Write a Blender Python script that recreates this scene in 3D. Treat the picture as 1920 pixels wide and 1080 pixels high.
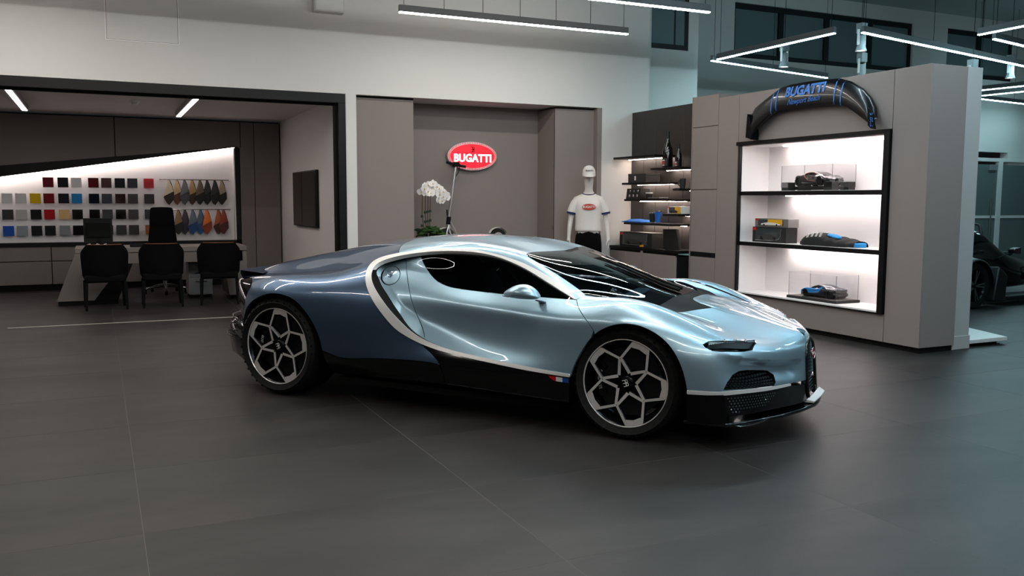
import bpy, bmesh, math, random
import numpy as np
from mathutils import Matrix, Vector
from mathutils.geometry import delaunay_2d_cdt
for o in list(bpy.data.objects): bpy.data.objects.remove(o)
scene=bpy.context.scene; COL=scene.collection
rnd=random.Random(7)
# ---------------------------------------------------------------- camera
PSI,PIT,ROLL,CH=0.437193,0.0983723,0.0039273,1.4596
cd=bpy.data.cameras.new('camera'); cam=bpy.data.objects.new('camera',cd); COL.objects.link(cam)
cd.sensor_width=36; cd.lens=1659.06/1920*36; cd.clip_start=.05; cd.clip_end=200
_r=Vector((math.cos(PSI),-math.sin(PSI),0)); _f=Vector((math.sin(PSI)*math.cos(PIT),math.cos(PSI)*math.cos(PIT),-math.sin(PIT)))
_u=_r.cross(_f); _x=_r*math.cos(ROLL)+_u*math.sin(ROLL); _y=_u*math.cos(ROLL)-_r*math.sin(ROLL)
_m=Matrix.Identity(4)
for i in range(3): _m[i][0]=_x[i];_m[i][1]=_y[i];_m[i][2]=-_f[i]
_m.translation=(0,0,CH); cam.matrix_world=_m
scene.camera=cam
# ---------------------------------------------------------------- world, exposure
scene.view_settings.view_transform='Standard'; scene.view_settings.look='None'
scene.view_settings.exposure=0.0; scene.view_settings.gamma=1; scene.view_settings.use_curve_mapping=False
w=bpy.data.worlds.new('world'); scene.world=w; w.use_nodes=True
w.node_tree.nodes['Background'].inputs[0].default_value=(.010,.012,.015,1)
w.node_tree.nodes['Background'].inputs[1].default_value=1.0
LED_WARM,LED_COOL=72.0,84.0     # strength of the hanging light bars
SHELF_LED=30.0; NICHE_LED=17.0
# ---------------------------------------------------------------- materials
def lin(c):
    if isinstance(c,str): c=[int(c[i:i+2],16) for i in (0,2,4)]
    return tuple(((v/255)/12.92 if v/255<=.04045 else ((v/255+.055)/1.055)**2.4) for v in c)+(1,)
MATS={}
def mat(name,col,rough=.5,metal=0,coat=0,spec=.5,emit=None,es=0,noise=None,bump=None,alpha=1,sheen=0,coat_r=.03):
    """noise=(scale,amount,detail[,stretch]) colour variation; bump=(scale,strength)"""
    m=bpy.data.materials.new(name); m.use_nodes=True; MATS[name]=m
    nt=m.node_tree; b=nt.nodes['Principled BSDF']; c=lin(col)
    b.inputs['Base Color'].default_value=c; b.inputs['Roughness'].default_value=rough; b.inputs['Metallic'].default_value=metal
    b.inputs['Coat Weight'].default_value=coat; b.inputs['Coat Roughness'].default_value=coat_r; b.inputs['Specular IOR Level'].default_value=spec
    b.inputs['Alpha'].default_value=alpha; b.inputs['Sheen Weight'].default_value=sheen
    if emit is not None:
        b.inputs['Emission Color'].default_value=lin(emit); b.inputs['Emission Strength'].default_value=es
    if noise or bump:
        tc=nt.nodes.new('ShaderNodeTexCoord'); mp=nt.nodes.new('ShaderNodeMapping'); nt.links.new(tc.outputs['Object'],mp.inputs[0])
    if noise:
        if len(noise)>3: mp.inputs['Scale'].default_value=noise[3]
        n=nt.nodes.new('ShaderNodeTexNoise'); n.inputs['Scale'].default_value=noise[0]; n.inputs['Detail'].default_value=noise[2]
        nt.links.new(mp.outputs[0],n.inputs['Vector'])
        mx=nt.nodes.new('ShaderNodeMix'); mx.data_type='RGBA'; a=noise[1]
        mx.inputs[6].default_value=tuple(v*(1-a) for v in c[:3])+(1,); mx.inputs[7].default_value=tuple(min(1,v*(1+a)) for v in c[:3])+(1,)
        nt.links.new(n.outputs[0],mx.inputs[0]); nt.links.new(mx.outputs[2],b.inputs['Base Color'])
    if bump:
        n=nt.nodes.new('ShaderNodeTexNoise'); n.inputs['Scale'].default_value=bump[0]; n.inputs['Detail'].default_value=4
        nt.links.new(mp.outputs[0],n.inputs['Vector']); bp=nt.nodes.new('ShaderNodeBump'); bp.inputs['Strength'].default_value=bump[1]; bp.inputs['Distance'].default_value=.01
        nt.links.new(n.outputs[0],bp.inputs['Height']); nt.links.new(bp.outputs[0],b.inputs['Normal'])
    return m
def glassmat(name,tint,rough=.0,refl=1.0):
    m=bpy.data.materials.new(name); m.use_nodes=True; MATS[name]=m; nt=m.node_tree; nt.nodes.clear()
    o=nt.nodes.new('ShaderNodeOutputMaterial'); t=nt.nodes.new('ShaderNodeBsdfTransparent'); g=nt.nodes.new('ShaderNodeBsdfGlossy'); x=nt.nodes.new('ShaderNodeMixShader'); f=nt.nodes.new('ShaderNodeMath'); lw=nt.nodes.new('ShaderNodeLayerWeight'); pw=nt.nodes.new('ShaderNodeMath')
    t.inputs[0].default_value=tuple(tint)+(1,); g.inputs['Roughness'].default_value=rough; g.inputs[0].default_value=(refl,refl,refl,1); lw.inputs[0].default_value=.5; pw.operation='POWER'; pw.inputs[1].default_value=5; f.operation='MULTIPLY_ADD'; f.inputs[1].default_value=.9; f.inputs[2].default_value=.045; nt.links.new(lw.outputs['Facing'],pw.inputs[0]); nt.links.new(pw.outputs[0],f.inputs[0])
    nt.links.new(f.outputs[0],x.inputs[0]); nt.links.new(t.outputs[0],x.inputs[1]); nt.links.new(g.outputs[0],x.inputs[2]); nt.links.new(x.outputs[0],o.inputs[0])
    return m
def emis(name,col,s):
    m=bpy.data.materials.new(name); m.use_nodes=True; MATS[name]=m; nt=m.node_tree; nt.nodes.clear()
    o=nt.nodes.new('ShaderNodeOutputMaterial'); e=nt.nodes.new('ShaderNodeEmission'); e.inputs[0].default_value=lin(col); e.inputs[1].default_value=s
    nt.links.new(e.outputs[0],o.inputs[0]); return m
def floor_mat(name):
    m=bpy.data.materials.new(name); m.use_nodes=True; MATS[name]=m; nt=m.node_tree; b=nt.nodes['Principled BSDF']
    g=nt.nodes.new('ShaderNodeNewGeometry'); mp=nt.nodes.new('ShaderNodeMapping'); mp.inputs['Scale'].default_value=(.55,1.25,1); nt.links.new(g.outputs['Position'],mp.inputs[0])
    n1=nt.nodes.new('ShaderNodeTexNoise'); n1.inputs['Scale'].default_value=1.5; n1.inputs['Detail'].default_value=9; n1.inputs['Roughness'].default_value=.62; n1.inputs['Distortion'].default_value=.35
    n2=nt.nodes.new('ShaderNodeTexNoise'); n2.inputs['Scale'].default_value=.9; n2.inputs['Detail'].default_value=4
    oi=nt.nodes.new('ShaderNodeObjectInfo'); ad=nt.nodes.new('ShaderNodeVectorMath'); ad.operation='ADD'; nt.links.new(mp.outputs[0],ad.inputs[0]); nt.links.new(oi.outputs['Location'],ad.inputs[1])
    nt.links.new(ad.outputs[0],n1.inputs['Vector']); nt.links.new(mp.outputs[0],n2.inputs['Vector'])
    r1=nt.nodes.new('ShaderNodeValToRGB'); r1.color_ramp.elements[0].position=.36; r1.color_ramp.elements[0].color=lin('1A1918'); r1.color_ramp.elements[1].position=.66; r1.color_ramp.elements[1].color=lin('3D3938')
    r2=nt.nodes.new('ShaderNodeValToRGB'); r2.color_ramp.elements[0].position=.40; r2.color_ramp.elements[0].color=lin('222422'); r2.color_ramp.elements[1].position=.62; r2.color_ramp.elements[1].color=lin('322C2B')
    nt.links.new(n1.outputs[0],r1.inputs[0]); nt.links.new(n2.outputs[0],r2.inputs[0])
    mx=nt.nodes.new('ShaderNodeMix'); mx.data_type='RGBA'; mx.inputs[0].default_value=.45; nt.links.new(r1.outputs[0],mx.inputs[6]); nt.links.new(r2.outputs[0],mx.inputs[7]); nt.links.new(mx.outputs[2],b.inputs['Base Color'])
    b.inputs['Roughness'].default_value=.48; b.inputs['Specular IOR Level'].default_value=.28
    bp=nt.nodes.new('ShaderNodeBump'); bp.inputs['Strength'].default_value=.04; bp.inputs['Distance'].default_value=.01; nt.links.new(n1.outputs[0],bp.inputs['Height']); nt.links.new(bp.outputs[0],b.inputs['Normal'])
floor_mat('tile_gray')
mat('plaster','D6D3CF',.85,noise=(1.2,.03,3)); mat('plaster_side','CECBC8',.85)
mat('fabric_taupe','897F7B',.95,spec=.2,noise=(260,.10,2),bump=(500,.12))
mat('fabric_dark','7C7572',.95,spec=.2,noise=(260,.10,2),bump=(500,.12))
mat('black_metal','0A0A0B',.45,0,spec=.22); mat('black_matte','090909',.8,spec=.2); mat('black_gloss','050506',.08,0,coat=.6)
mat('black_panel','332F2D',.45,spec=.4,noise=(3,.1,2,(1,1,.2)))
mat('ceiling_paint','3C3C3E',.9); mat('wall_far','6E6B69',.9); mat('niche_ceiling','DDD6D3',.9)
mat('grout','6B6562',.8); mat('strip_metal','D8D0C6',.35,.3)
mat('white_gloss','EDE9E8',.35); mat('white_lacquer','DCDAD8',.4)
mat('post_grey','AFAFAD',.5); mat('white_matte','E6E3E2',.75)
mat('alu','7E8184',.5,.1); mat('ceiling_hall','A7AEAE',.9); mat('steel','B8B8B8',.22,1.0)
emis('led_warm','FCF7F0',LED_WARM); emis('led_cool','D4F2FF',LED_COOL); emis('led_dim','B4E6F0',28.0); emis('led_hall','B4E6F0',62.0); emis('led_shelf','FFF2F0',SHELF_LED); emis('led_niche','FFEFEA',NICHE_LED)
# ---------------------------------------------------------------- object helpers
def link(o,parent=None):
    COL.objects.link(o)
    if parent is not None: o.parent=parent
    return o
def tag(o,label=None,cat=None,group=None,kind=None):
    if label: o['label']=label
    if cat: o['category']=cat
    if group: o['group']=group
    if kind: o['kind']=kind
    return o
def empty(name,loc=(0,0,0),rz=0,label=None,cat=None,group=None,kind=None):
    o=bpy.data.objects.new(name,None); link(o); o.location=loc; o.rotation_euler=(0,0,rz); o.empty_display_size=.1
    return tag(o,label,cat,group,kind)
class MB:
    def __init__(s): s.v=[];s.f=[];s.m=[]
    def add(s,v,f,mi=0):
        n=len(s.v); s.v+=[tuple(map(float,p)) for p in v]; s.f+=[[n+i for i in q] for q in f]; s.m+=[mi]*len(f); return s
    def box(s,x0,x1,y0,y1,z0,z1,mi=0):
        v=[(x,y,z) for z in (z0,z1) for y in (y0,y1) for x in (x0,x1)]
        return s.add(v,[(0,2,3,1),(4,5,7,6),(0,1,5,4),(2,6,7,3),(0,4,6,2),(1,3,7,5)],mi)
    def obox(s,M,dx,dy,dz,mi=0):
        n=len(s.v); s.box(-dx,dx,-dy,dy,-dz,dz,mi)
        for i in range(n,len(s.v)): s.v[i]=tuple(M@Vector(s.v[i]))
        return s
    def prism(s,pts,h0,h1,axis='z',mi=0):
        """polygon pts (a,b) extruded between h0 and h1 along axis"""
        n=len(pts)
        def P(a,b,h): return {'z':(a,b,h),'y':(a,h,b),'x':(h,a,b)}[axis]
        v=[P(a,b,h0) for a,b in pts]+[P(a,b,h1) for a,b in pts]
        ar=sum(pts[i][0]*pts[(i+1)%n][1]-pts[(i+1)%n][0]*pts[i][1] for i in range(n))*(h1-h0)
        if axis=='y': ar=-ar
        f=[list(range(n))[::-1],list(range(n,2*n))]+[(i,(i+1)%n,n+(i+1)%n,n+i) for i in range(n)]
        if ar<0: f=[list(q)[::-1] for q in f]
        return s.add(v,f,mi)
    def tube(s,pts,r,seg=8,cap=True,mi=0,closed=False):
        P=[Vector(p) for p in pts]; n=len(P); rs=r if hasattr(r,'__len__') else [r]*n; rings=[]; up=None
        for i in range(n):
            if closed: t=(P[(i+1)%n]-P[i-1])
            else: t=P[min(i+1,n-1)]-P[max(i-1,0)]
            t.normalize()
            if up is None: up=Vector((0,0,1)) if abs(t.z)<.9 else Vector((1,0,0))
            a=t.cross(up)
            if a.length<1e-6: a=t.orthogonal()
            a.normalize(); b=a.cross(t).normalized(); up=b
            rings.append([P[i]+(a*math.cos(k*2*math.pi/seg)+b*math.sin(k*2*math.pi/seg))*rs[i] for k in range(seg)])
        v=[p for R in rings for p in R]; f=[]
        for i in range(n if closed else n-1):
            j=(i+1)%n
            for k in range(seg): f.append((i*seg+k,i*seg+(k+1)%seg,j*seg+(k+1)%seg,j*seg+k))
        if cap and not closed: f+= [list(range(seg))[::-1],list(range((n-1)*seg,n*seg))]
        return s.add(v,f,mi)
    def lathe(s,prof,seg=32,axis='z',c=(0,0,0),mi=0,closed=False,mis=None):
        """prof list of (radius,height)"""
        n=len(prof); v=[]
        for r,h in prof:
            for k in range(seg):
                a=2*math.pi*k/seg; x,y=r*math.cos(a),r*math.sin(a)
                q={'z':(x,y,h),'y':(x,h,y),'x':(h,x,y)}[axis]; v.append((q[0]+c[0],q[1]+c[1],q[2]+c[2]))
        f=[];ms=[]
        for i in range(n if closed else n-1):
            j=(i+1)%n
            for k in range(seg):
                q=(i*seg+k,i*seg+(k+1)%seg,j*seg+(k+1)%seg,j*seg+k); f.append(q[::-1] if axis=='y' else q); ms.append(mis[i] if mis else mi)
        n0=len(s.m); s.add(v,f,mi); s.m[n0:]=ms; return s
    def loft(s,rings,cap=True,mi=0):
        n=len(rings[0]); v=[p for R in rings for p in R]; f=[]
        for i in range(len(rings)-1):
            for k in range(n): f.append((i*n+k,i*n+(k+1)%n,(i+1)*n+(k+1)%n,(i+1)*n+k))
        if cap: f+=[list(range(n))[::-1],list(range((len(rings)-1)*n,len(rings)*n))]
        return s.add(v,f,mi)
    def grid(s,P,mi=0,flip=False):
        a=len(P);b=len(P[0]); v=[p for R in P for p in R]; f=[]
        for i in range(a-1):
            for k in range(b-1):
                q=(i*b+k,i*b+k+1,(i+1)*b+k+1,(i+1)*b+k); f.append(q[::-1] if flip else q)
        return s.add(v,f,mi)
    def build(s,name,mats,parent=None,smooth=None,bevel=0,subsurf=0,loc=None,rz=0):
        me=bpy.data.meshes.new(name); me.from_pydata(s.v,[],s.f); me.update()
        if not isinstance(mats,(list,tuple)): mats=[mats]
        for m in mats: me.materials.append(MATS[m] if isinstance(m,str) else m)
        me.polygons.foreach_set('material_index',s.m)
        o=bpy.data.objects.new(name,me); link(o,parent)
        if loc is not None: o.location=loc
        if rz: o.rotation_euler=(0,0,rz)
        if bevel:
            b=o.modifiers.new('bevel','BEVEL'); b.width=bevel; b.segments=2; b.limit_method='ANGLE'; b.angle_limit=math.radians(40)
        if subsurf:
            b=o.modifiers.new('sub','SUBSURF'); b.levels=b.render_levels=subsurf
        if smooth is not None or bevel or subsurf:
            me.polygons.foreach_set('use_smooth',[True]*len(me.polygons))
            if not subsurf: me.set_sharp_from_angle(angle=math.radians(smooth if smooth else 40))
        return o
def box(name,x0,x1,y0,y1,z0,z1,m,parent=None,bevel=0):
    return MB().box(x0,x1,y0,y1,z0,z1).build(name,m,parent,bevel=bevel)
def struct(o): o['kind']='structure'; return o
def copy_tree(o,parent=None,**kw):
    c=o.copy(); COL.objects.link(c); c.parent=parent
    for k in kw: c[k]=kw[k]
    for ch in list(o.children): copy_tree(ch,c)
    return c
def textmesh(body,size,depth=.002,bold=0.0,spacing=1.0,align='CENTER',shear=0):
    cu=bpy.data.curves.new('lettering','FONT'); cu.body=body; cu.size=size; cu.extrude=depth; cu.offset=bold; cu.space_character=spacing; cu.align_x=align; cu.align_y='CENTER'; cu.shear=shear; cu.resolution_u=3
    o=bpy.data.objects.new('lettering',cu); COL.objects.link(o)
    me=bpy.data.meshes.new_from_object(o,depsgraph=bpy.context.evaluated_depsgraph_get()); bpy.data.objects.remove(o); bpy.data.curves.remove(cu)
    me.materials.clear()
    return me
def text(name,body,size,M,m,parent=None,depth=.002,bold=0,spacing=1.0,sx=1.0,shear=0,bend=None):
    """M maps text plane (x right, y up, z toward viewer) to parent space"""
    me=textmesh(body,size,depth,bold,spacing,shear=shear)
    me.materials.append(MATS[m])
    for v in me.vertices:
        p=Vector((v.co.x*sx,v.co.y,v.co.z)); v.co=bend(p) if bend else M@p
    if M is not None and M.determinant()<0: me.flip_normals()
    o=bpy.data.objects.new(name,me); link(o,parent); return o
def frame3(o,x,y,z):
    M=Matrix.Identity(4)
    for i in range(3): M[i][0]=x[i];M[i][1]=y[i];M[i][2]=z[i]
    M.translation=o; return M
FACE_Y=lambda o: frame3(o,(1,0,0),(0,0,1),(0,-1,0))      # reads when looking along +Y
FACE_X=lambda o: frame3(o,(0,-1,0),(0,0,1),(-1,0,0))     # reads when looking along +X

# ================================================================ ROOM
CZ=5.6
fl=struct(box('floor',-9,24,-8,20,-.12,-.0006,'grout'))
_tm=None
for i in range(-4,9):
    for j in range(-4,11):
        x0=.13+1.55*i; y0=5.10+1.02*j
        if _tm is None:
            o=MB().box(.0015,1.5485,.0015,1.0185,-.03,0).build('tile','tile_gray',fl,bevel=.0008); _tm=o.data; o.location=(x0,y0,0)
        else:
            o=bpy.data.objects.new('tile',_tm); link(o,fl); o.location=(x0,y0,0)
struct(MB().box(-9,24,-8,20,CZ,CZ+.1).build('ceiling','ceiling_paint'))
struct(MB().box(8.95,24,4.5,14,CZ-.03,CZ-.001).build('ceiling_hall','ceiling_hall'))
m=MB()
m.box(-9,7.59,11.4,11.62,2.82,CZ); m.box(2.95,3.09,11.4,11.62,0,2.82); m.box(6.78,7.59,11.4,11.62,0,2.82); m.box(-9,-5.2,11.4,11.62,0,2.82)
wb=struct(m.build('wall_back','plaster'))
struct(MB().box(-9.1,-9,-8,20,0,CZ).build('wall_left','wall_far')); struct(MB().box(-9,24,-4.1,-4,0,CZ).build('wall_front','wall_far')); struct(MB().box(24,24.1,-8,20,0,CZ).build('wall_right','plaster'))
# access hatch outline and small speaker box on the upper wall
h=empty('access_hatch',(.56,11.4,3.28),label='square flush access hatch outline in the upper plaster wall',cat='hatch')
h_m=MB(); h_m.box(-.4,.4,-.012,0,0,.012); h_m.box(-.4,.4,-.004,0,.788,.8); h_m.box(-.4,-.388,-.004,0,.012,.788); h_m.box(.388,.4,-.004,0,.012,.788)
h_m.build('hatch_frame','white_gloss',h); MB().box(-.388,.388,-.003,0,.012,.016).build('shadow_gap','black_matte',h); MB().box(.384,.388,-.003,0,.016,.788).build('shadow_gap','black_matte',h); MB().box(-.388,-.384,-.003,0,.016,.788).build('shadow_gap','black_matte',h); MB().box(-.386,.386,-.002,0,.014,.786).build('hatch_panel','plaster',h)
s=empty('wall_speaker',(2.73,11.4,3.80),label='small pale box fixed high on the plaster wall',cat='speaker'); MB().box(-.19,.19,-.14,0,0,.3).build('speaker_case','plaster_side',s,bevel=.01); MB().box(-.17,.17,-.146,-.14,.02,.28).build('grille','white_lacquer',s)
# ---- office niche
struct(MB().box(-5.2,2.95,11.62,15.9,2.81,2.9).build('ceiling_niche','niche_ceiling'))
struct(MB().box(2.95,3.05,11.62,16.1,0,2.81).build('wall_niche_right','plaster')); struct(MB().box(-5.3,-5.2,11.62,16.1,0,2.81).build('wall_niche_left','plaster'))
nb=struct(MB().box(-5.2,2.95,16.06,16.16,0,2.81).build('wall_niche_back','black_matte'))
Yb=15.9; G=.006
def ybox(name,x0,x1,z0,z1,m,par,y0=Yb,y1=16.05): return MB().box(x0,x1,y0,y1,z0,z1).build(name,m,par,bevel=.003)
def slant(x): return 2.36+(x-2.24)*(2.36-1.965)/(2.24+1.40)       # upper edge of the black wedge
def slant2(x): return 2.345+(x-2.17)*(2.345-1.775)/(2.17+1.40)     # lit edge
for x0,x1 in ((-5.2,-2.5),(-2.5,.3),(.3,2.27)):
    xe=min(x1,2.24)
    pts=[(x0+G,slant(x0)),(xe-G,slant(xe)),(x1-G,slant(xe)),(x1-G,2.78),(x0+G,2.78)]
    MB().prism(pts,Yb,16.05,'y').build('wall_panel','fabric_dark',nb,bevel=.003)
ybox('wall_panel',2.255,2.49,.10,slant(2.24),'fabric_dark',nb); ybox('wall_panel',2.275,2.49,slant(2.24),2.78,'fabric_dark',nb)
ybox('wall_panel',2.50,2.925,.10,2.78,'fabric_dark',nb)
for xs in ((-5.2,-2.72),(-2.72,-.69),(-.69,1.1),(1.1,2.25)):
    ybox('wall_panel',xs[0]+G,xs[1]-G,.475,.70,'fabric_dark',nb); ybox('wall_panel',xs[0]+G,xs[1]-G,.10,.463,'fabric_dark',nb)
struct(MB().box(-5.2,2.95,15.93,16.05,0,.095).build('baseboard_niche','black_matte'))
# lit colour display box
db=empty('swatch_display',(0,16.05,0),label='white backlit colour sample display with slanting black frame in the niche wall',cat='display')
D=lambda m,name,mt,**k: m.build(name,mt,db,**k)
D(MB().prism([(-5.2,slant(-5.2)-.001),(-5.2,slant2(-5.2)+.02),(2.17,slant2(2.17)+.012),(2.24,slant(2.24)-.001)],-.17,0,'y'),'frame_top','black_metal')
D(MB().box(2.17,2.24,-.17,0,.70,2.34),'frame_side','black_metal'); D(MB().box(-5.2,2.24,-.17,0,.70,.765),'frame_bottom','black_metal')
D(MB().prism([(-5.2,.765),(2.17,.765),(2.17,slant2(2.17)),(-5.2,slant2(-5.2))],-.03,-.01,'y'),'back_panel','white_matte')
D(MB().prism([(-5.0,slant2(-5.0)+.014),(-5.0,slant2(-5.0)-.004),(2.165,slant2(2.165)-.004),(2.165,slant2(2.165)+.012)],-.165,-.13,'y'),'led_strip','led_niche')
D(MB().box(2.150,2.168,-.165,-.03,.77,2.33),'side_liner','white_matte')
# niche ceiling light bars, smoke detector
for x,lab in ((-.90,'recessed light bar on the niche ceiling nearer the left edge of the photo'),(1.2,'recessed light bar on the niche ceiling nearer the plaster wall with the screen')):
    e=empty('ceiling_light',(x,13.3,2.81),label=lab,cat='light',group='niche ceiling light bars')
    MB().box(-.05,.05,-1.55,1.55,-.07,0).build('housing','alu',e); MB().box(-.03,.03,-1.54,1.54,-.076,-.0705).build('diffuser',emis('led_nceil','FFF0EC',20.0) if 'led_nceil' not in MATS else 'led_nceil',e)
e=empty('smoke_detector',(.52,13.4,2.81),label='small white dome smoke detector on the niche ceiling',cat='detector'); MB().lathe([(0,-.06),(.035,-.055),(.05,-.03),(.06,-.025),(.06,0)],20).build('detector_body','white_lacquer',e,smooth=40)
# black portal frame around the niche
pf=empty('portal_frame',(2.95,11.4,0),label='black metal portal frame around the office niche opening',cat='frame')
MB().box(-8.15,-.004,-.015,.22,2.70,2.815).build('frame_header','black_metal',pf,bevel=.003); MB().box(-.10,-.004,-.015,.22,0,2.70).build('frame_post','black_metal',pf,bevel=.003); MB().box(-.125,-.10,.05,.18,0,2.70).build('frame_inner','black_matte',pf)
MB().box(-8.15,-.1,.10,.16,2.675,2.70).build('track','black_matte',pf)
struct(MB().box(-.97,2.85,11.39,11.41,-.002,.004).build('trim_1','strip_metal'))
# screen, switch
e=empty('wall_screen',(2.95,13.82,1.05),label='black flat television screen mounted on the niche side wall',cat='television')
MB().box(-.05,-.005,-.83,.83,0,.85).build('bezel','black_metal',e,bevel=.004); MB().box(-.0525,-.0505,-.815,.815,.015,.835).build('screen','black_gloss',e)
e=empty('light_switch',(2.95,12.15,1.13),label='white wall switch beside the television',cat='switch'); MB().box(-.01,0,-.04,.04,0,.13).build('plate','white_lacquer',e,bevel=.002); MB().box(-.014,-.01,-.015,.015,.03,.10).build('rocker','white_gloss',e)
# ---- alcove with the illuminated sign
AB=12.05
struct(MB().box(3.09,6.78,11.62,AB+.1,2.82,2.9).build('ceiling_alcove','plaster'))
struct(MB().box(3.09,6.78,AB,AB+.1,0,2.82).build('wall_alcove_back','fabric_taupe'))
struct(MB().box(3.09,3.90,11.50,AB,0,2.795).build('wall_alcove_left','fabric_taupe'))
m=MB().box(6.05,6.70,11.50,AB,0,2.79); wr=struct(m.build('wall_alcove_right','fabric_taupe'))
struct(MB().box(6.705,6.78,11.403,11.62,0,2.82).build('trim_2','fabric_taupe'))
MB().box(6.70,6.706,11.53,11.6,0,2.8).build('shadow_gap','black_matte',wr); MB().box(6.046,6.05,11.50,11.51,0,2.8).build('edge_strip','black_matte',wr)
for z in (1.05,1.95): MB().box(6.035,6.05,11.505,11.53,z,z+.05).build('hinge','steel',wr)
struct(MB().box(3.09,3.90,11.50,11.61,2.795,2.82).build('trim_3','black_matte'))
# ---- walls beyond
struct(MB().box(7.59,8.92,12.0,12.2,0,CZ).build('wall_recess','plaster'))
struct(MB().box(7.55,7.59,11.62,12.0,0,CZ).build('wall_recess_side','plaster')); struct(MB().box(8.82,8.92,12.2,14.2,0,CZ).build('wall_recess_return','plaster'))
m=MB(); WX=[(11.25,16.05),(17.1,19.3),(20.6,23.5)]; z0,z1=4.24,5.28
xs=8.82
for a,b in WX: m.box(xs,a,14,14.2,0,CZ); m.box(a,b,14,14.2,2.62,z0); m.box(a,b,14,14.2,z1,CZ); xs=b
m.box(xs,24,14,14.2,0,CZ)
hw=struct(m.build('wall_hall_back','plaster'))
mat('win_glass','6B7D80',.25,spec=.4); mat('frame_dark','101416',.5); mat('hall_glass','5C6B6A',.1,coat=.3)
for n,(a,b) in enumerate(WX):
    w_=empty('window_%d'%(n+2),(a,14,z0)); struct(w_)
    W=b-a;H=z1-z0; k=4 if n==0 else 2; c=W/k
    MB().box(0,W,.05,.16,0,.10).build('frame_bottom','frame_dark',w_); MB().box(0,W,.05,.16,H-.10,H).build('frame_top','frame_dark',w_)
    for i in range(k+1):
        xx=i*c; MB().box(max(0,xx-.06),min(W,xx+.06),.05,.16,.1,H-.1).build('mullion','frame_dark',w_)
    for i in range(k): MB().box(i*c+.06,(i+1)*c-.06,.10,.11,.1,H-.1).build('pane','win_glass',w_)
w_=empty('window_1',(8.02,12.0,3.87)); struct(w_)
MB().box(0,.70,-.006,.02,0,.08).build('frame_bottom','frame_dark',w_); MB().box(.62,.70,-.006,.02,.08,1.6).build('frame_side','frame_dark',w_); MB().box(0,.62,-.004,.02,.08,1.6).build('pane','win_glass',w_); MB().box(.42,.45,-.006,.02,.08,1.6).build('mullion','frame_dark',w_)
# glazed doors in the far hall wall: the lower wall is opened with glass leaves in pale frames
gd=struct(empty('door_1',(17.6,14.0,0)))
for i in range(4):
    x=i*1.35
    MB().box(x,x+.14,-.05,.05,0,2.40).build('door_frame','white_lacquer',gd); MB().box(x+.14,x+1.35,-.02,.0,.02,2.33).build('door_leaf','hall_glass',gd); MB().box(x+.14,x+1.35,-.04,.02,1.1,1.16).build('film_band','white_lacquer',gd)
    MB().tube([(x+1.1,-.09,.7),(x+1.1,-.09,1.55)],.018).build('pull_handle','steel',gd,smooth=40); MB().box(x+1.02,x+1.3,-.06,.0,2.2,2.33).build('closer','alu',gd)
MB().box(0,5.54,-.05,.05,2.40,2.48).build('door_head','white_lacquer',gd)
# ---- hanging light bars
def bar(name_label,a,b,z,m='led_cool',cables=5,wd=.05,ht=.09):
    a=Vector((a[0],a[1],0));b=Vector((b[0],b[1],0));d=b-a;L=d.length;ang=math.atan2(d.y,d.x);c=(a+b)/2
    e=empty('light_bar',(c.x,c.y,z),ang,label=name_label,cat='light',group='hanging light bars')
    MB().box(-L/2,L/2,-wd/2,wd/2,.012,ht).build('housing','alu',e,bevel=.003); MB().box(-L/2+.004,L/2-.004,-wd/2+.004,wd/2-.004,0,.0115).build('diffuser',m,e)
    for i in range(cables):
        x=-L/2+.06+(L-.12)*i/max(1,cables-1); MB().tube([(x,0,ht),(x,0,CZ-z)],.0035,5,False).build('cable','black_metal',e)
    return e
BZ=3.60
bar('slim light bar hanging in front of the plaster wall above the red oval sign',(3.22,9.98),(6.30,9.98),BZ,'led_warm',7)
bar('light bar whose right end hangs over the plain wall window at the top edge',(3.30,8.44),(6.42,8.44),BZ,'led_warm',7)
bar('light bar running inward from the island end above the black rear wing',(8.63,8.75),(8.63,11.12),BZ,'led_hall',2)
bar('light bar crossing behind the black rear wing towards the hall windows',(8.62,11.25),(11.6,11.9),BZ,'led_dim',3)
bar('long light bar above the white post at the island end',(8.91,8.56),(14.0,9.64),BZ,'led_hall',4)
bar('light bar cut by the right photo edge, highest of those at right',(10.37,8.03),(10.25,5.2),BZ,'led_hall',3)
bar('short light bar just below the highest one at the right edge',(10.8,8.13),(13.2,8.63),BZ,'led_hall',3)
bar('far light bar beside the white post, upper of the three in the hall',(15.47,11.97),(15.85,9.4),BZ,'led_hall',3)
bar('far light bar beside the white post, middle of the three in the hall',(16.27,12.55),(16.6,9.8),BZ,'led_hall',3)
bar('far light bar beside the white post, lowest of the three in the hall',(16.57,12.82),(19.5,13.2),BZ,'led_hall',3)
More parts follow.
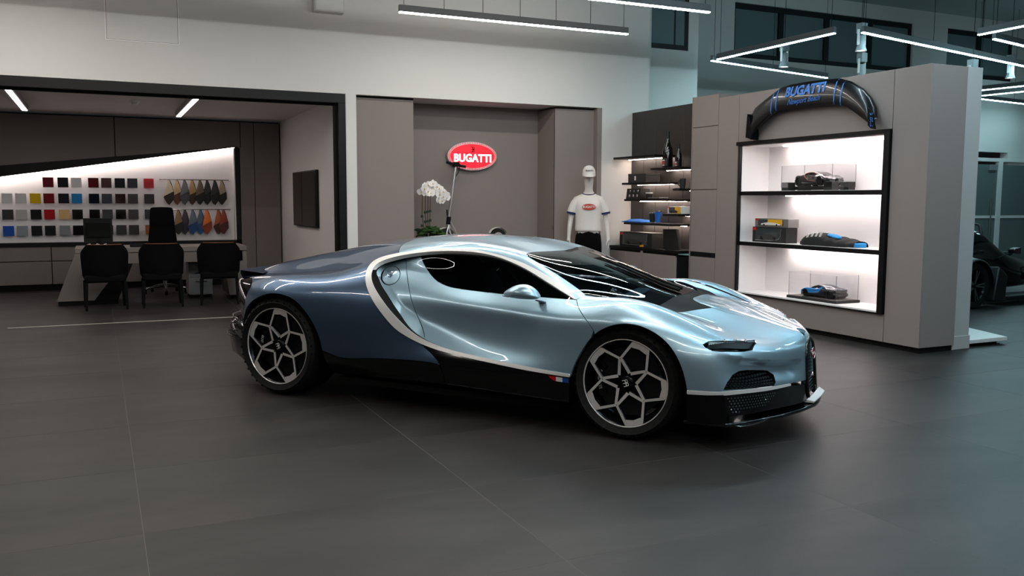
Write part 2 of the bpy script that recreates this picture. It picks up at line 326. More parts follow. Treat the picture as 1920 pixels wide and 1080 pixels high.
# bars continue unseen over the car; those behind the camera added for front light
for a,b,mm in (((.2,9.9),(.2,7.2),'led_warm'),((.3,6.9),(3.4,6.9),'led_warm'),((3.6,6.8),(3.6,4.1),'led_warm'),((4.0,6.9),(7.0,6.9),'led_cool'),((.3,4.0),(3.4,4.0),'led_warm'),((4.0,4.0),(7.0,4.0),'led_cool'),((7.2,6.8),(7.2,4.1),'led_cool'),((.2,1.1),(3.3,1.1),'led_warm'),((4.0,1.1),(7.0,1.1),'led_cool'),((3.6,3.8),(3.6,1.2),'led_cool'),((7.6,3.6),(10.6,3.6),'led_cool'),((-2.6,6.8),(-2.6,3.8),'led_warm'),((.5,8.44),(2.9,8.44),'led_warm'),((-2.8,8.44),(-.1,8.44),'led_warm'),((-2.8,9.98),(-.1,9.98),'led_warm'),((-2.4,-1.2),(.6,-1.2),'led_warm'),((1.0,-1.2),(4.0,-1.2),'led_warm'),((4.4,-1.2),(7.4,-1.2),'led_cool')):
    bar('unseen light bar hanging over the showroom floor, outside the picture',a,b,BZ,mm,3)
# spot heads
def spot(x,y,z,lab,tilt=.35,rz=0):
    e=empty('spotlight',(x,y,z),rz,label=lab,cat='spotlight',group='spot heads on cables')
    MB().lathe([(.0,.20),(.045,.20),(.048,.08),(.05,.075),(.075,.0),(.070,0)],20).build('head','alu',e,smooth=40); MB().lathe([(0,.012),(.066,.012)],20).build('lens',emis('spot_lens','F2FBFF',8) if 'spot_lens' not in MATS else 'spot_lens',e)
    MB().box(-.05,.05,-.05,.05,.23,.36).build('driver_box','alu',e); MB().box(-.058,-.052,-.02,.02,.08,.28).build('yoke','white_lacquer',e); MB().box(.052,.058,-.02,.02,.08,.28).build('yoke','white_lacquer',e)
    MB().tube([(0,0,.36),(0,0,CZ-z)],.004,5,False).build('cable','black_metal',e); return e
spot(9.19,10.29,3.42,'spot head hanging behind the near corner of the lit bar over the rear wing'); spot(9.25,8.90,3.45,'spot head hanging at the near end of the long bar'); spot(9.90,9.5,3.20,'lower spot head hanging just under the one at the long bar end'); spot(10.96,8.55,3.05,'spot head hanging behind the island top corner'); spot(13.18,9.60,3.42,'spot head hanging near the right photo edge')

# ================================================================ ISLAND, CABINETS, SHELF WALL
IX=7.133
isl=empty('display_island',(IX,5.99,0),label='taupe fabric covered island wall with a white lit display recess',cat='partition')
def iy(y): return y-5.99
def ipanel(name,y0,y1,z0,z1,m='fabric_taupe',x0=0,x1=.02): return MB().box(x0,x1,iy(y0),iy(y1),z0,z1).build(name,m,isl,bevel=.002)
N0,N1,Z0,Z1=6.49,8.672,.345,2.155
ipanel('panel',5.99,6.417,.055,2.755); ipanel('panel',6.423,8.74,2.18,2.755); ipanel('panel',6.423,8.74,.055,.335); ipanel('panel',8.746,9.135,.055,2.755)
MB().box(.02,.49,0,.02,.055,2.755).build('end_panel','fabric_taupe',isl,bevel=.002)
MB().box(.02,.49,.02,iy(9.135),2.735,2.75).build('top_panel','fabric_taupe',isl); MB().box(.47,.49,.02,iy(9.135),.055,2.735).build('rear_panel','fabric_taupe',isl); MB().box(.035,.48,.02,iy(9.135),0,.055).build('plinth','black_matte',isl)
ipanel('frame_side',6.423,6.49,.335,2.18,'black_metal',-.035,.43); ipanel('frame_top',6.49,8.74,2.135,2.18,'black_metal',-.035,.43); ipanel('frame_side',8.672,8.69,.36,2.135,'black_metal',-.035,.01); ipanel('frame_bottom',6.49,8.69,.335,.347,'black_metal',-.03,.0)
ipanel('recess_back',N0,N1,.36,2.135,'white_gloss',.425,.435); ipanel('recess_side',N1,N1+.015,.36,2.135,'white_gloss',0,.43); ipanel('recess_side',N0-.0,N0+.006,.36,2.135,'white_gloss',.0,.43); ipanel('recess_floor',N0,N1,.347,.365,'white_gloss',-.03,.43); ipanel('recess_top',N0,N1,2.125,2.134,'white_gloss',0,.43)
SH=((1.535,1.582),(.928,.975))
for z0,z1 in SH:
    s=ipanel('shelf',N0+.006,N1,z0,z1,'black_metal',-.002,.425); MB().box(.002,.424,iy(N0+.008),iy(N1-.002),z1,z1+.003).build('shelf_top','white_gloss',s)
for zt in (2.122,1.533,.926): MB().box(.30,.345,iy(N0+.03),iy(N1-.45 if zt<2 else N1-.38),zt-.010,zt-.001).build('led_strip','led_shelf',isl)
# white end post with foot, low white plinth behind
e=empty('white_post',(7.645,6.02,0),label='white lacquered post at the end of the taupe island',cat='post')
MB().box(0,.225,0,3.1,.14,2.765).build('post_body','post_grey',e,bevel=.003); MB().box(-.02,.232,-.012,3.1,0,.14).build('foot','post_grey',e,bevel=.006)
for k in range(4): MB().box(.226,.235,.9,.92,.25+.13*k,.262+.13*k).build('vent_slat','white_lacquer',e)
e=empty('white_platform',(7.88,6.06,0),label='low white display platform on the floor beside the white post',cat='platform')
MB().prism([(0,0),(.63,0),(.9,.75),(0,.75)],.035,.075).build('platform_top','white_lacquer',e,bevel=.004); MB().prism([(.04,.06),(.55,.06),(.78,.7),(.04,.7)],0,.035).build('platform_base','black_matte',e)
# tall cabinet
tc=empty('tall_cabinet',(IX,9.135,0),label='tall taupe cabinet with flat doors between island and bottle shelves',cat='cabinet')
MB().box(.02,.5,.004,.55,0,2.81).build('carcass','fabric_taupe',tc); MB().box(.0,.5,.535,.555,0,2.815).build('side_panel','fabric_taupe',tc)
for z0,z1 in ((2.42,2.81),(1.615,2.412),(.80,1.607),(.06,.735)): MB().box(0,.02,.006,.53,z0,z1).build('door','fabric_taupe',tc,bevel=.002)
MB().box(.004,.02,.006,.53,.74,.795).build('grip_strip','black_matte',tc)
# shelf wall
sw=empty('shelf_wall',(7.3,9.69,0),label='black panelled wall unit behind the floating shelves',cat='wall unit')
ys=[11.397,11.067,10.751,10.41,10.085,9.69]
for a,b in zip(ys[1:],ys[:-1]): MB().box(0,.05,a-9.69+.003,b-9.69-.003,.80,2.77).build('panel','black_panel',sw,bevel=.002)
MB().box(.03,.06,0,1.70,.8,2.765).build('backing','black_matte',sw)
ct=empty('counter',(6.93,9.69,0),label='low taupe base cabinets with black top under the floating shelves',cat='cabinet')
MB().box(-.005,.42,0,1.69,.765,.805).build('top','black_metal',ct,bevel=.003); MB().box(.03,.40,0,1.69,.0,.72).build('carcass','black_matte',ct); MB().box(.01,.03,0,1.69,.72,.765).build('grip_strip','black_matte',ct)
for a,b in ((.02,.40),(.406,.80),(.86,1.25),(1.256,1.68)): MB().box(0,.025,a,b,.06,.735).build('door','fabric_taupe',ct,bevel=.002)
MB().box(-.002,.03,.805,.855,.06,.765).build('divider','fabric_taupe',ct)
SHV=[(2.10,11.345,10.28,1,'topmost floating black shelf, left of the tall bottle'),(1.915,10.37,9.69,1,'floating black shelf carrying the two dark bottles'),(1.725,11.10,10.2,1,'floating black shelf carrying the dark gift box'),(1.63,9.83,9.69,0,'short floating black shelf with the dark mug'),(1.49,11.03,9.90,0,'floating black shelf carrying the watch display and cup'),(1.292,10.05,9.69,1,'floating black shelf with the toy car boxes beside the tall cabinet'),(1.155,11.03,9.88,1,'lowest floating black shelf carrying the blue tumbler')]
for z,y1,y0,led,lab in SHV:
    e=empty('floating_shelf',(7.3,(y0+y1)/2,z),label=lab,cat='shelf',group='floating black shelves'); h_=(y1-y0)/2
    MB().box(-.35,-.001,-h_,h_,-.03,0).build('board','black_metal',e,bevel=.002)
    MB().box(-.085,-.06,-h_+.01,h_-.01,-.0345,-.0305).build('led_strip',emis('led_shelf2','FFE9DA',48) if 'led_shelf2' not in MATS else 'led_shelf2',e)

# ================================================================ CAR
NET=[[[-2.12,0.0,0.34],[-2.15,0.0,0.44],[-2.17,0.0,0.55],[-2.18,0.0,0.62],[-2.19,0.0,0.7],[-2.2,0.0,0.79],[-2.205,0.0,0.83],[-2.205,0.0,0.855],[-2.2,0.0,0.868],[-2.19,0.0,0.875]],[[-2.05,0.42,0.34],[-2.08,0.43,0.44],[-2.1,0.435,0.55],[-2.13,0.44,0.62],[-2.145,0.44,0.7],[-2.165,0.43,0.79],[-2.18,0.415,0.83],[-2.17,0.35,0.85],[-2.15,0.2,0.873],[-2.15,0.0,0.885]],[[-1.87,0.7,0.3],[-1.89,0.735,0.41],[-1.9,0.755,0.52],[-1.92,0.77,0.6],[-1.935,0.772,0.68],[-1.965,0.742,0.78],[-1.985,0.675,0.832],[-1.97,0.53,0.848],[-1.98,0.28,0.915],[-1.98,0.0,0.935]],[[-1.68,0.86,0.24],[-1.68,0.91,0.36],[-1.68,0.945,0.5],[-1.68,0.955,0.59],[-1.68,0.95,0.68],[-1.69,0.9,0.8],[-1.7,0.79,0.865],[-1.71,0.6,0.868],[-1.72,0.32,0.955],[-1.72,0.0,0.99]],[[-1.37,0.93,0.2],[-1.37,0.985,0.34],[-1.37,1.012,0.48],[-1.37,1.02,0.58],[-1.37,1.018,0.68],[-1.37,0.975,0.81],[-1.37,0.855,0.892],[-1.37,0.64,0.895],[-1.37,0.35,1.01],[-1.37,0.0,1.055]],[[-0.95,0.86,0.185],[-0.95,0.965,0.33],[-0.95,0.995,0.46],[-0.95,1.008,0.57],[-0.95,1.005,0.68],[-0.95,0.965,0.815],[-0.95,0.86,0.905],[-0.95,0.7,0.955],[-0.95,0.42,1.083],[-0.95,0.0,1.13]],[[-0.5,0.885,0.2],[-0.5,0.962,0.325],[-0.5,0.98,0.45],[-0.5,0.99,0.57],[-0.5,0.985,0.68],[-0.5,0.945,0.82],[-0.5,0.85,0.95],[-0.5,0.7,1.065],[-0.5,0.44,1.153],[-0.5,0.0,1.188]],[[0.0,0.915,0.212],[0.0,0.965,0.36],[0.0,0.93,0.47],[0.0,0.908,0.57],[0.0,0.905,0.67],[0.0,0.9,0.775],[0.0,0.81,0.9],[0.0,0.67,1.105],[0.0,0.43,1.175],[0.0,0.0,1.195]],[[0.5,0.94,0.205],[0.5,0.972,0.36],[0.5,0.935,0.47],[0.5,0.915,0.57],[0.5,0.915,0.66],[0.5,0.908,0.755],[0.5,0.815,0.855],[0.5,0.66,1.04],[0.5,0.42,1.098],[0.5,0.0,1.108]],[[0.95,0.955,0.195],[0.95,0.985,0.36],[0.95,0.975,0.48],[0.95,0.967,0.58],[0.95,0.965,0.66],[0.95,0.94,0.75],[0.95,0.83,0.832],[0.95,0.7,0.88],[0.95,0.4,0.962],[0.95,0.0,0.985]],[[1.37,0.93,0.18],[1.37,0.995,0.35],[1.37,1.015,0.47],[1.37,1.02,0.57],[1.37,1.018,0.66],[1.37,0.985,0.765],[1.37,0.81,0.848],[1.37,0.6,0.795],[1.37,0.32,0.835],[1.37,0.0,0.845]],[[1.72,0.93,0.18],[1.72,0.985,0.335],[1.72,1.005,0.45],[1.72,1.01,0.54],[1.72,0.995,0.61],[1.72,0.94,0.69],[1.71,0.8,0.745],[1.71,0.58,0.728],[1.71,0.29,0.765],[1.71,0.0,0.772]],[[1.98,0.87,0.2],[1.985,0.9,0.345],[1.985,0.908,0.44],[1.98,0.908,0.515],[1.968,0.895,0.58],[1.94,0.84,0.64],[1.93,0.74,0.658],[1.93,0.56,0.665],[1.93,0.26,0.7],[1.93,0.0,0.712]],[[2.18,0.58,0.205],[2.19,0.59,0.34],[2.19,0.585,0.44],[2.186,0.583,0.505],[2.176,0.58,0.553],[2.145,0.56,0.588],[2.12,0.51,0.603],[2.11,0.4,0.615],[2.11,0.2,0.645],[2.11,0.0,0.66]],[[2.305,0.215,0.19],[2.3,0.21,0.31],[2.295,0.205,0.41],[2.29,0.2,0.475],[2.285,0.19,0.525],[2.275,0.17,0.551],[2.268,0.15,0.57],[2.262,0.12,0.589],[2.256,0.065,0.612],[2.252,0.0,0.618]],[[2.345,0.0,0.19],[2.338,0.0,0.31],[2.328,0.0,0.41],[2.318,0.0,0.475],[2.308,0.0,0.525],[2.297,0.0,0.56],[2.288,0.0,0.582],[2.28,0.0,0.595],[2.275,0.0,0.604],[2.27,0.0,0.61]]]
UK=[0.0, 0.42, 0.78, 1.07, 1.4, 1.82, 2.27, 2.77, 3.27, 3.72, 4.14, 4.5, 4.8, 5.2, 5.62, 5.84]
VK=[0.0, 0.15, 0.27, 0.36, 0.45, 0.58, 0.72, 0.94, 1.24, 1.62]
CREASE=np.array([[4.714, 0.456], [4.758, 0.447], [4.803, 0.437], [4.854, 0.425], [4.907, 0.412], [4.963, 0.399], [5.023, 0.385], [5.092, 0.371], [5.171, 0.359], [5.263, 0.352], [5.371, 0.35], [5.496, 0.349]]);CRA=0.048
CAR_E={
'cl_top':[[3.7632,0.7206],[3.7331,0.7603],[3.7041,0.8047],[3.6768,0.8446],[3.6509,0.8752],[3.6256,0.8979],[3.6,0.9146],[3.5736,0.9267],[3.5464,0.9355],[3.5184,0.9416],[3.4899,0.9457],[3.461,0.9482],[3.4318,0.9497],[3.4025,0.9505],[3.3732,0.951],[3.344,0.9514],[3.3149,0.9518],[3.2858,0.9519],[3.2566,0.9518],[3.2273,0.9515],[3.1979,0.9515],[3.1684,0.9518],[3.1387,0.9528],[3.109,0.9542],[3.0791,0.956],[3.0492,0.9578],[3.0193,0.9595],[2.9894,0.961],[2.9594,0.9624],[2.9295,0.9636],[2.8995,0.9647],[2.8694,0.9656],[2.8393,0.9664],[2.8091,0.9672],[2.7788,0.9678],[2.7483,0.9682],[2.7179,0.9683],[2.6873,0.9681],[2.6567,0.9676],[2.6261,0.967],[2.5954,0.966],[2.5647,0.9648],[2.5341,0.9632],[2.5037,0.9612],[2.4732,0.959],[2.4424,0.9568],[2.4112,0.9549],[2.3792,0.9536],[2.3465,0.9533],[2.3129,0.9544]],
'cl_rear':[[2.3129,0.9544],[2.2809,0.9532],[2.2485,0.9526],[2.2165,0.9513],[2.1859,0.9475],[2.1591,0.938],[2.1394,0.9182],[2.1292,0.8845],[2.1272,0.8406],[2.1303,0.7951],[2.1365,0.754],[2.1452,0.719],[2.1567,0.6891],[2.1707,0.6618],[2.1868,0.6361],[2.2044,0.612],[2.2229,0.5899],[2.242,0.5689],[2.2613,0.5485],[2.2805,0.5282],[2.2999,0.5081],[2.3196,0.4882],[2.3398,0.4687],[2.3604,0.4495],[2.3808,0.4308],[2.401,0.4124],[2.4212,0.3949],[2.4419,0.3786],[2.4639,0.3641],[2.4874,0.3513],[2.5119,0.3399],[2.537,0.3292],[2.5623,0.319],[2.5881,0.309],[2.6152,0.2991],[2.6441,0.2892],[2.6748,0.2793],[2.7069,0.2697],[2.7398,0.2607],[2.7732,0.2524],[2.807,0.245],[2.8414,0.2383],[2.8765,0.2322],[2.9123,0.2265],[2.9487,0.2213],[2.9853,0.2166],[3.022,0.2124],[3.0584,0.2087],[3.0944,0.2054],[3.13,0.2024],[3.1654,0.1996],[3.2006,0.1967],[3.2357,0.1937],[3.2707,0.1904],[3.3055,0.1871],[3.3401,0.1837],[3.3744,0.1805],[3.4083,0.1774],[3.4421,0.1746],[3.4757,0.1719],[3.5093,0.1695],[3.5429,0.1672],[3.5765,0.1651],[3.6098,0.1633],[3.6424,0.1616],[3.674,0.1602],[3.7043,0.1591],[3.7333,0.1583],[3.7615,0.1576],[3.7892,0.157]],
'cl_in':[[3.7437,0.7248],[3.7145,0.7539],[3.6858,0.7833],[3.6572,0.8098],[3.6281,0.8315],[3.5981,0.8486],[3.5669,0.8622],[3.5343,0.8734],[3.5004,0.8828],[3.4657,0.8908],[3.4308,0.8975],[3.3964,0.9031],[3.3632,0.9077],[3.3316,0.9114],[3.301,0.9146],[3.2705,0.9174],[3.2392,0.9204],[3.2065,0.9237],[3.1729,0.9272],[3.1385,0.9306],[3.1037,0.9338],[3.0689,0.9364],[3.0346,0.9386],[3.0012,0.9403],[2.9692,0.9416],[2.939,0.9423],[2.9097,0.9424],[2.8797,0.9422],[2.8477,0.9416],[2.8137,0.9409],[2.7786,0.9401],[2.7432,0.939],[2.7087,0.9376],[2.6754,0.9358],[2.6431,0.9336],[2.6111,0.9311],[2.579,0.9283],[2.5466,0.9252],[2.514,0.9218],[2.4813,0.9183],[2.4487,0.9145],[2.4164,0.9104],[2.3849,0.9058],[2.3545,0.9004],[2.3254,0.8941],[2.2976,0.8866],[2.2707,0.8778],[2.2447,0.8675],[2.2216,0.8538],[2.2034,0.8345],[2.1918,0.8089],[2.1869,0.7785],[2.1883,0.7461],[2.1949,0.7154],[2.2061,0.6879],[2.2214,0.6628],[2.2403,0.6396],[2.2614,0.6179],[2.2834,0.5976],[2.3056,0.5784],[2.3277,0.5593],[2.3496,0.5398],[2.3713,0.5197],[2.3926,0.4993],[2.4139,0.479],[2.4352,0.4594],[2.4567,0.4407],[2.4785,0.4229],[2.5004,0.4059],[2.5225,0.3897],[2.5451,0.3742],[2.5687,0.3597],[2.5936,0.3462],[2.6198,0.3336],[2.6472,0.322],[2.6754,0.3112],[2.7041,0.3013],[2.733,0.2924],[2.7623,0.2841],[2.7919,0.2764],[2.822,0.2693],[2.853,0.2626],[2.8854,0.2564],[2.9195,0.2509],[2.9551,0.2459],[2.9917,0.2414],[3.0285,0.2374],[3.0652,0.2338],[3.1013,0.2305],[3.1369,0.2274],[3.1722,0.2245],[3.2072,0.2216],[3.2422,0.2188],[3.2772,0.2159],[3.312,0.2129],[3.3467,0.2099],[3.381,0.2068],[3.4148,0.2037],[3.4482,0.2006],[3.4813,0.1975],[3.5142,0.1945],[3.547,0.1915],[3.5796,0.1886],[3.612,0.1858],[3.6438,0.1833],[3.6747,0.1811],[3.7045,0.1793],[3.7334,0.1779],[3.7615,0.1767],[3.7893,0.1757]],
'arch_r':[[0.9552,0.2813],[1.0096,0.3221],[1.0398,0.3585],[1.0683,0.3928],[1.1007,0.424],[1.139,0.4507],[1.1819,0.473],[1.2262,0.4918],[1.2699,0.5076],[1.3121,0.5204],[1.3526,0.5301],[1.3926,0.5356],[1.4339,0.5363],[1.4758,0.5327],[1.5173,0.5262],[1.5574,0.5173],[1.5955,0.5049],[1.6308,0.4884],[1.6629,0.4685],[1.6922,0.4469],[1.719,0.4248],[1.7436,0.4026],[1.7657,0.38],[1.7849,0.3566],[1.8008,0.3323],[1.8135,0.307],[1.823,0.2808],[1.8299,0.2535],[1.8346,0.2248],[1.837,0.1944]],
'arch_f':[[3.7757,0.0],[3.7784,0.0206],[3.7811,0.045],[3.7839,0.0695],[3.7869,0.0939],[3.7902,0.1183],[3.7939,0.1425],[3.7984,0.1668],[3.8044,0.1915],[3.8126,0.2165],[3.8228,0.2414],[3.8347,0.2658],[3.848,0.2892],[3.8627,0.3122],[3.8787,0.3353],[3.8959,0.3589],[3.9145,0.383],[3.9347,0.4069],[3.9567,0.4295],[3.9805,0.4501],[4.0059,0.4688],[4.0323,0.4854],[4.0593,0.5001],[4.0862,0.5127],[4.1128,0.523],[4.1387,0.5309],[4.1641,0.5365],[4.1894,0.54],[4.2147,0.5417],[4.24,0.5413],[4.265,0.539],[4.2896,0.5344],[4.3139,0.5274],[4.3379,0.518],[4.3618,0.506],[4.3854,0.4912],[4.4083,0.4737],[4.43,0.4532],[4.4499,0.4301],[4.4677,0.4055],[4.4833,0.3807],[4.4965,0.3568],[4.5076,0.3339],[4.5171,0.3111],[4.5251,0.2873],[4.532,0.2619],[4.5376,0.2354],[4.5419,0.2094],[4.5449,0.1856],[4.547,0.1632]],
'darkline':[[1.837,0.1944],[1.8825,0.1818],[1.9295,0.1691],[1.9814,0.159],[2.0425,0.1577],[2.1123,0.1644],[2.1865,0.1731],[2.2622,0.179],[2.3387,0.1808],[2.4162,0.1794],[2.4949,0.1754],[2.5741,0.17],[2.6497,0.164],[2.7171,0.1579],[2.7719,0.1518],[2.8161,0.1457]],
'sillseam':[[2.6617,0.2794],[2.6982,0.257],[2.7356,0.2324],[2.7723,0.2049],[2.805,0.1737],[2.829,0.1384],[2.8422,0.1016],[2.8467,0.0658],[2.845,0.0309],[2.8401,0.0]],
'fascia_b':[[0.9554,0.75],[0.9754,0.7187],[1.0529,0.6435],[1.0865,0.604],[1.0929,0.5749],[1.0835,0.5494],[1.0707,0.524],[1.0594,0.4978],[1.049,0.4703],[1.0392,0.4413],[1.0298,0.411],[1.0199,0.3798],[1.0082,0.3482],[0.9905,0.3159],[0.9552,0.2813]],
'roofseam':[[2.3129,0.9544],[2.2951,0.9882],[2.2783,1.0223],[2.2631,1.0571],[2.2491,1.093],[2.235,1.1308],[2.2227,1.1694],[2.2175,1.2058],[2.2215,1.239],[2.2247,1.2755],[2.2195,1.3199],[2.2069,1.3714],[2.1881,1.4286],[2.1648,1.49],[2.1385,1.5543],[2.1107,1.62]],
'ws_side':[[3.8246,0.8779],[3.8109,0.8619],[3.7972,0.8459],[3.7611,0.9208],[3.7331,0.9509],[3.7069,0.9699],[3.6814,0.9838],[3.6562,0.9945],[3.6312,1.0028],[3.6062,1.0095],[3.5812,1.015],[3.5562,1.0195],[3.5311,1.0234],[3.5058,1.0269],[3.4805,1.0301],[3.4552,1.0333],[3.4303,1.0364],[3.406,1.0396],[3.3824,1.0429],[3.3599,1.0464],[3.3385,1.0507],[3.3186,1.0564],[3.3002,1.064],[3.2823,1.0736]],
'ws_head':[[3.2823,1.0736],[3.2695,1.0951],[3.2617,1.1209],[3.2587,1.1519],[3.2566,1.1867],[3.2544,1.2238],[3.2536,1.2617],[3.256,1.2986],[3.2624,1.3337],[3.2714,1.3686],[3.2812,1.4048],[3.2903,1.4438],[3.2985,1.4856],[3.3061,1.5293],[3.3131,1.5743],[3.32,1.62]],
'ws_low':[[3.8246,0.8779],[3.8562,0.8718],[3.8885,0.8663],[3.9222,0.8623],[3.9573,0.8604],[3.993,0.8617],[4.0283,0.8671],[4.0627,0.8768],[4.0965,0.8895],[4.1299,0.9037]],
'glass_bot':[[4.1299,0.9037],[4.1483,0.9464],[4.1661,0.9905],[4.1825,1.0372],[4.1973,1.0869],[4.2098,1.1397],[4.2198,1.1956],[4.2274,1.2539],[4.2329,1.3138],[4.2367,1.3747],[4.2391,1.4359],[4.2404,1.4972],[4.2411,1.5586],[4.2413,1.62]],
'cowl_low':[[4.1299,0.9037],[4.1655,0.9037],[4.201,0.9066],[4.2361,0.9152],[4.2696,0.9311],[4.2998,0.9551],[4.3263,0.9869],[4.3505,1.0243],[4.3743,1.0643],[4.3993,1.1045],[4.4262,1.1434],[4.4547,1.1814],[4.4842,1.2187],[4.5088,1.2669]],
'hood_rear':[[4.5088,1.2669],[4.4621,1.2886],[4.4148,1.3083],[4.3714,1.3333],[4.3414,1.3799],[4.3248,1.448],[4.317,1.5304],[4.3136,1.62]],
'hoodseam':[[4.5088,1.2669],[4.5479,1.2662],[4.5867,1.2671],[4.6248,1.2713],[4.662,1.2802],[4.6987,1.2929],[4.7355,1.3071],[4.7733,1.3208],[4.8123,1.3328],[4.8524,1.343],[4.8934,1.3517],[4.935,1.3591],[4.9771,1.3655],[5.0192,1.3713],[5.0611,1.3767],[5.1025,1.3822],[5.1437,1.387],[5.1857,1.3893],[5.2295,1.3871],[5.276,1.3785],[5.3235,1.3654],[5.3659,1.3559],[5.3964,1.3588],[5.4096,1.3815],[5.4096,1.4205],[5.4051,1.4671],[5.4049,1.5127],[5.4136,1.5522],[5.4287,1.5872],[5.447,1.62]],
'doorseam':[[3.7632,0.7206],[3.7783,0.688],[3.7949,0.6599],[3.8143,0.6335],[3.8353,0.6085],[3.8562,0.5849],[3.8755,0.5623],[3.893,0.5402],[3.909,0.5185],[3.9237,0.4972],[3.9373,0.4766],[3.9505,0.4569]],
'headlight':[[4.6438,0.5097],[4.6833,0.5511],[4.7614,0.5787],[4.8531,0.6142],[4.953,0.6852],[5.0689,0.8],[5.0887,0.6337],[5.0144,0.4919],[4.9354,0.4734],[4.852,0.4688],[4.7727,0.4625],[4.7065,0.4616],[4.6585,0.4878]],
'intake':[[4.7725,0.1797],[4.7996,0.2348],[4.8434,0.2816],[4.9071,0.3048],[4.9921,0.3029],[5.0936,0.2875],[5.1945,0.2718],[5.2494,0.238],[5.2217,0.1907],[5.1877,0.1573],[5.0767,0.1623],[4.9732,0.1736],[4.8951,0.1757]],
'lip_t':[[4.5474,0.1739],[4.5866,0.1734],[4.6255,0.1719],[4.6641,0.1695],[4.7029,0.1667],[4.7431,0.1651],[4.7862,0.1658],[4.8329,0.1679],[4.8841,0.1696],[4.9406,0.1692],[5.003,0.1671],[5.0714,0.1644],[5.146,0.1627],[5.2276,0.1632],[5.318,0.1658],[5.4179,0.1689]],
'lip_b':[[4.5464,0.149],[4.5856,0.1479],[4.6248,0.1461],[4.6642,0.1438],[4.7042,0.1415],[4.7455,0.1401],[4.7888,0.1402],[4.8352,0.1412],[4.8859,0.1422],[4.9424,0.142],[5.0053,0.1409],[5.0744,0.1399],[5.1496,0.1403],[5.2311,0.143],[5.3208,0.1479],[5.4194,0.1534]],
'horse':[[5.84,0.7272],[5.7739,0.6607],[5.7205,0.5781],[5.6902,0.4822],[5.6785,0.4201],[5.6734,0.3712],[5.6699,0.3255],[5.6675,0.2824],[5.6665,0.2427],[5.667,0.2053],[5.6685,0.1688],[5.6712,0.1321],[5.6758,0.0952],[5.6832,0.0592],[5.6943,0.0247],[5.7078,0.0]],
'win_low':[[3.7437,0.7248],[3.7107,0.7279],[3.6776,0.7291],[3.6444,0.7291],[3.6111,0.7283],[3.5775,0.727],[3.5435,0.7253],[3.5089,0.7233],[3.4736,0.721],[3.4378,0.7184],[3.4018,0.7155],[3.366,0.7124],[3.3311,0.7092],[3.2967,0.7061],[3.2625,0.7033],[3.2278,0.7011],[3.1921,0.6996],[3.1555,0.6984],[3.1182,0.6974],[3.0807,0.6964],[3.0434,0.6953],[3.0065,0.6941],[2.9703,0.6928],[2.9348,0.6915],[2.9,0.6902],[2.8655,0.689],[2.8311,0.6882],[2.7962,0.6885],[2.7603,0.6909],[2.724,0.6957],[2.6885,0.7034],[2.6552,0.7145],[2.6243,0.7285],[2.5951,0.7449],[2.5679,0.7637],[2.5443,0.7868],[2.523,0.8158],[2.5031,0.8501],[2.4848,0.8855],[2.4689,0.9188]],
'doorrear':[[2.339,0.9068],[2.3642,0.8373],[2.3807,0.7844],[2.3967,0.7413],[2.4163,0.7055],[2.4363,0.6737],[2.4563,0.6436],[2.4762,0.6138],[2.4955,0.5829],[2.5133,0.5502],[2.529,0.5167],[2.5433,0.4848],[2.5577,0.4565],[2.5751,0.4321],[2.5945,0.4095],[2.615,0.387],[2.6357,0.3649],[2.6546,0.3441],[2.6691,0.3247],[2.6804,0.306]],
'winsplit':[[3.3825,0.9003],[3.4023,0.8686],[3.4232,0.8365],[3.447,0.8021],[3.4737,0.7644],[3.5031,0.7232]],
'fuelcap':[[2.3626,0.6932],[2.3563,0.7082],[2.3464,0.7234],[2.3333,0.7382],[2.3177,0.7516],[2.3001,0.7626],[2.2816,0.77],[2.2634,0.7731],[2.2465,0.7716],[2.2318,0.7653],[2.22,0.755],[2.2134,0.7416],[2.2125,0.7263],[2.2141,0.71],[2.2174,0.6934],[2.2236,0.6771],[2.2333,0.6618],[2.2447,0.6481],[2.2574,0.6365],[2.2709,0.6276],[2.2846,0.6219],[2.2986,0.6195],[2.3135,0.6208],[2.3283,0.6254],[2.3412,0.6325],[2.3517,0.6417],[2.3593,0.6527],[2.3639,0.6652],[2.3649,0.6788],[2.3626,0.6932]],
'flag':[[3.6409,0.1248],[3.6732,0.1432],[3.7247,0.1495],[3.7822,0.1509],[3.7879,0.1204]],
'fogslot':[[4.8067,0.0313],[4.8421,0.0],[4.946,0.0],[5.0736,0.0],[5.2015,0.0]],
}

def spl_matrix(xk):
    n=len(xk);h=np.diff(xk);A=np.zeros((n,n));B=np.zeros((n,n));A[0,0]=A[-1,-1]=1
    for i in range(1,n-1):
        A[i,i-1]=h[i-1];A[i,i]=2*(h[i-1]+h[i]);A[i,i+1]=h[i];B[i,i-1]=6/h[i-1];B[i,i]=-6/h[i-1]-6/h[i];B[i,i+1]=6/h[i]
    return np.linalg.solve(A,B)
def spl_basis(xk,x,M):
    n=len(xk);i=np.clip(np.searchsorted(xk,x)-1,0,n-2);h=xk[i+1]-xk[i];a=(xk[i+1]-x)/h;b=(x-xk[i])/h
    W=np.zeros((len(x),n));r=np.arange(len(x));W[r,i]+=a;W[r,i+1]+=b
    W+=((a**3-a)*h*h/6)[:,None]*M[i]+((b**3-b)*h*h/6)[:,None]*M[i+1]
    return W
_mir=np.array([1,-1,1]);NET=np.array(NET,float);UK=np.array(UK);VK=np.array(VK)
NE=np.concatenate([(NET[1:4]*_mir)[::-1],NET,(NET[-4:-1]*_mir)[::-1]]);UE=np.concatenate([-UK[1:4][::-1],UK,2*UK[-1]-UK[-4:-1][::-1]])
NE=np.concatenate([NE,(NE[:,-4:-1]*_mir)[:,::-1]],1);VE=np.concatenate([VK,2*VK[-1]-VK[-4:-1][::-1]])
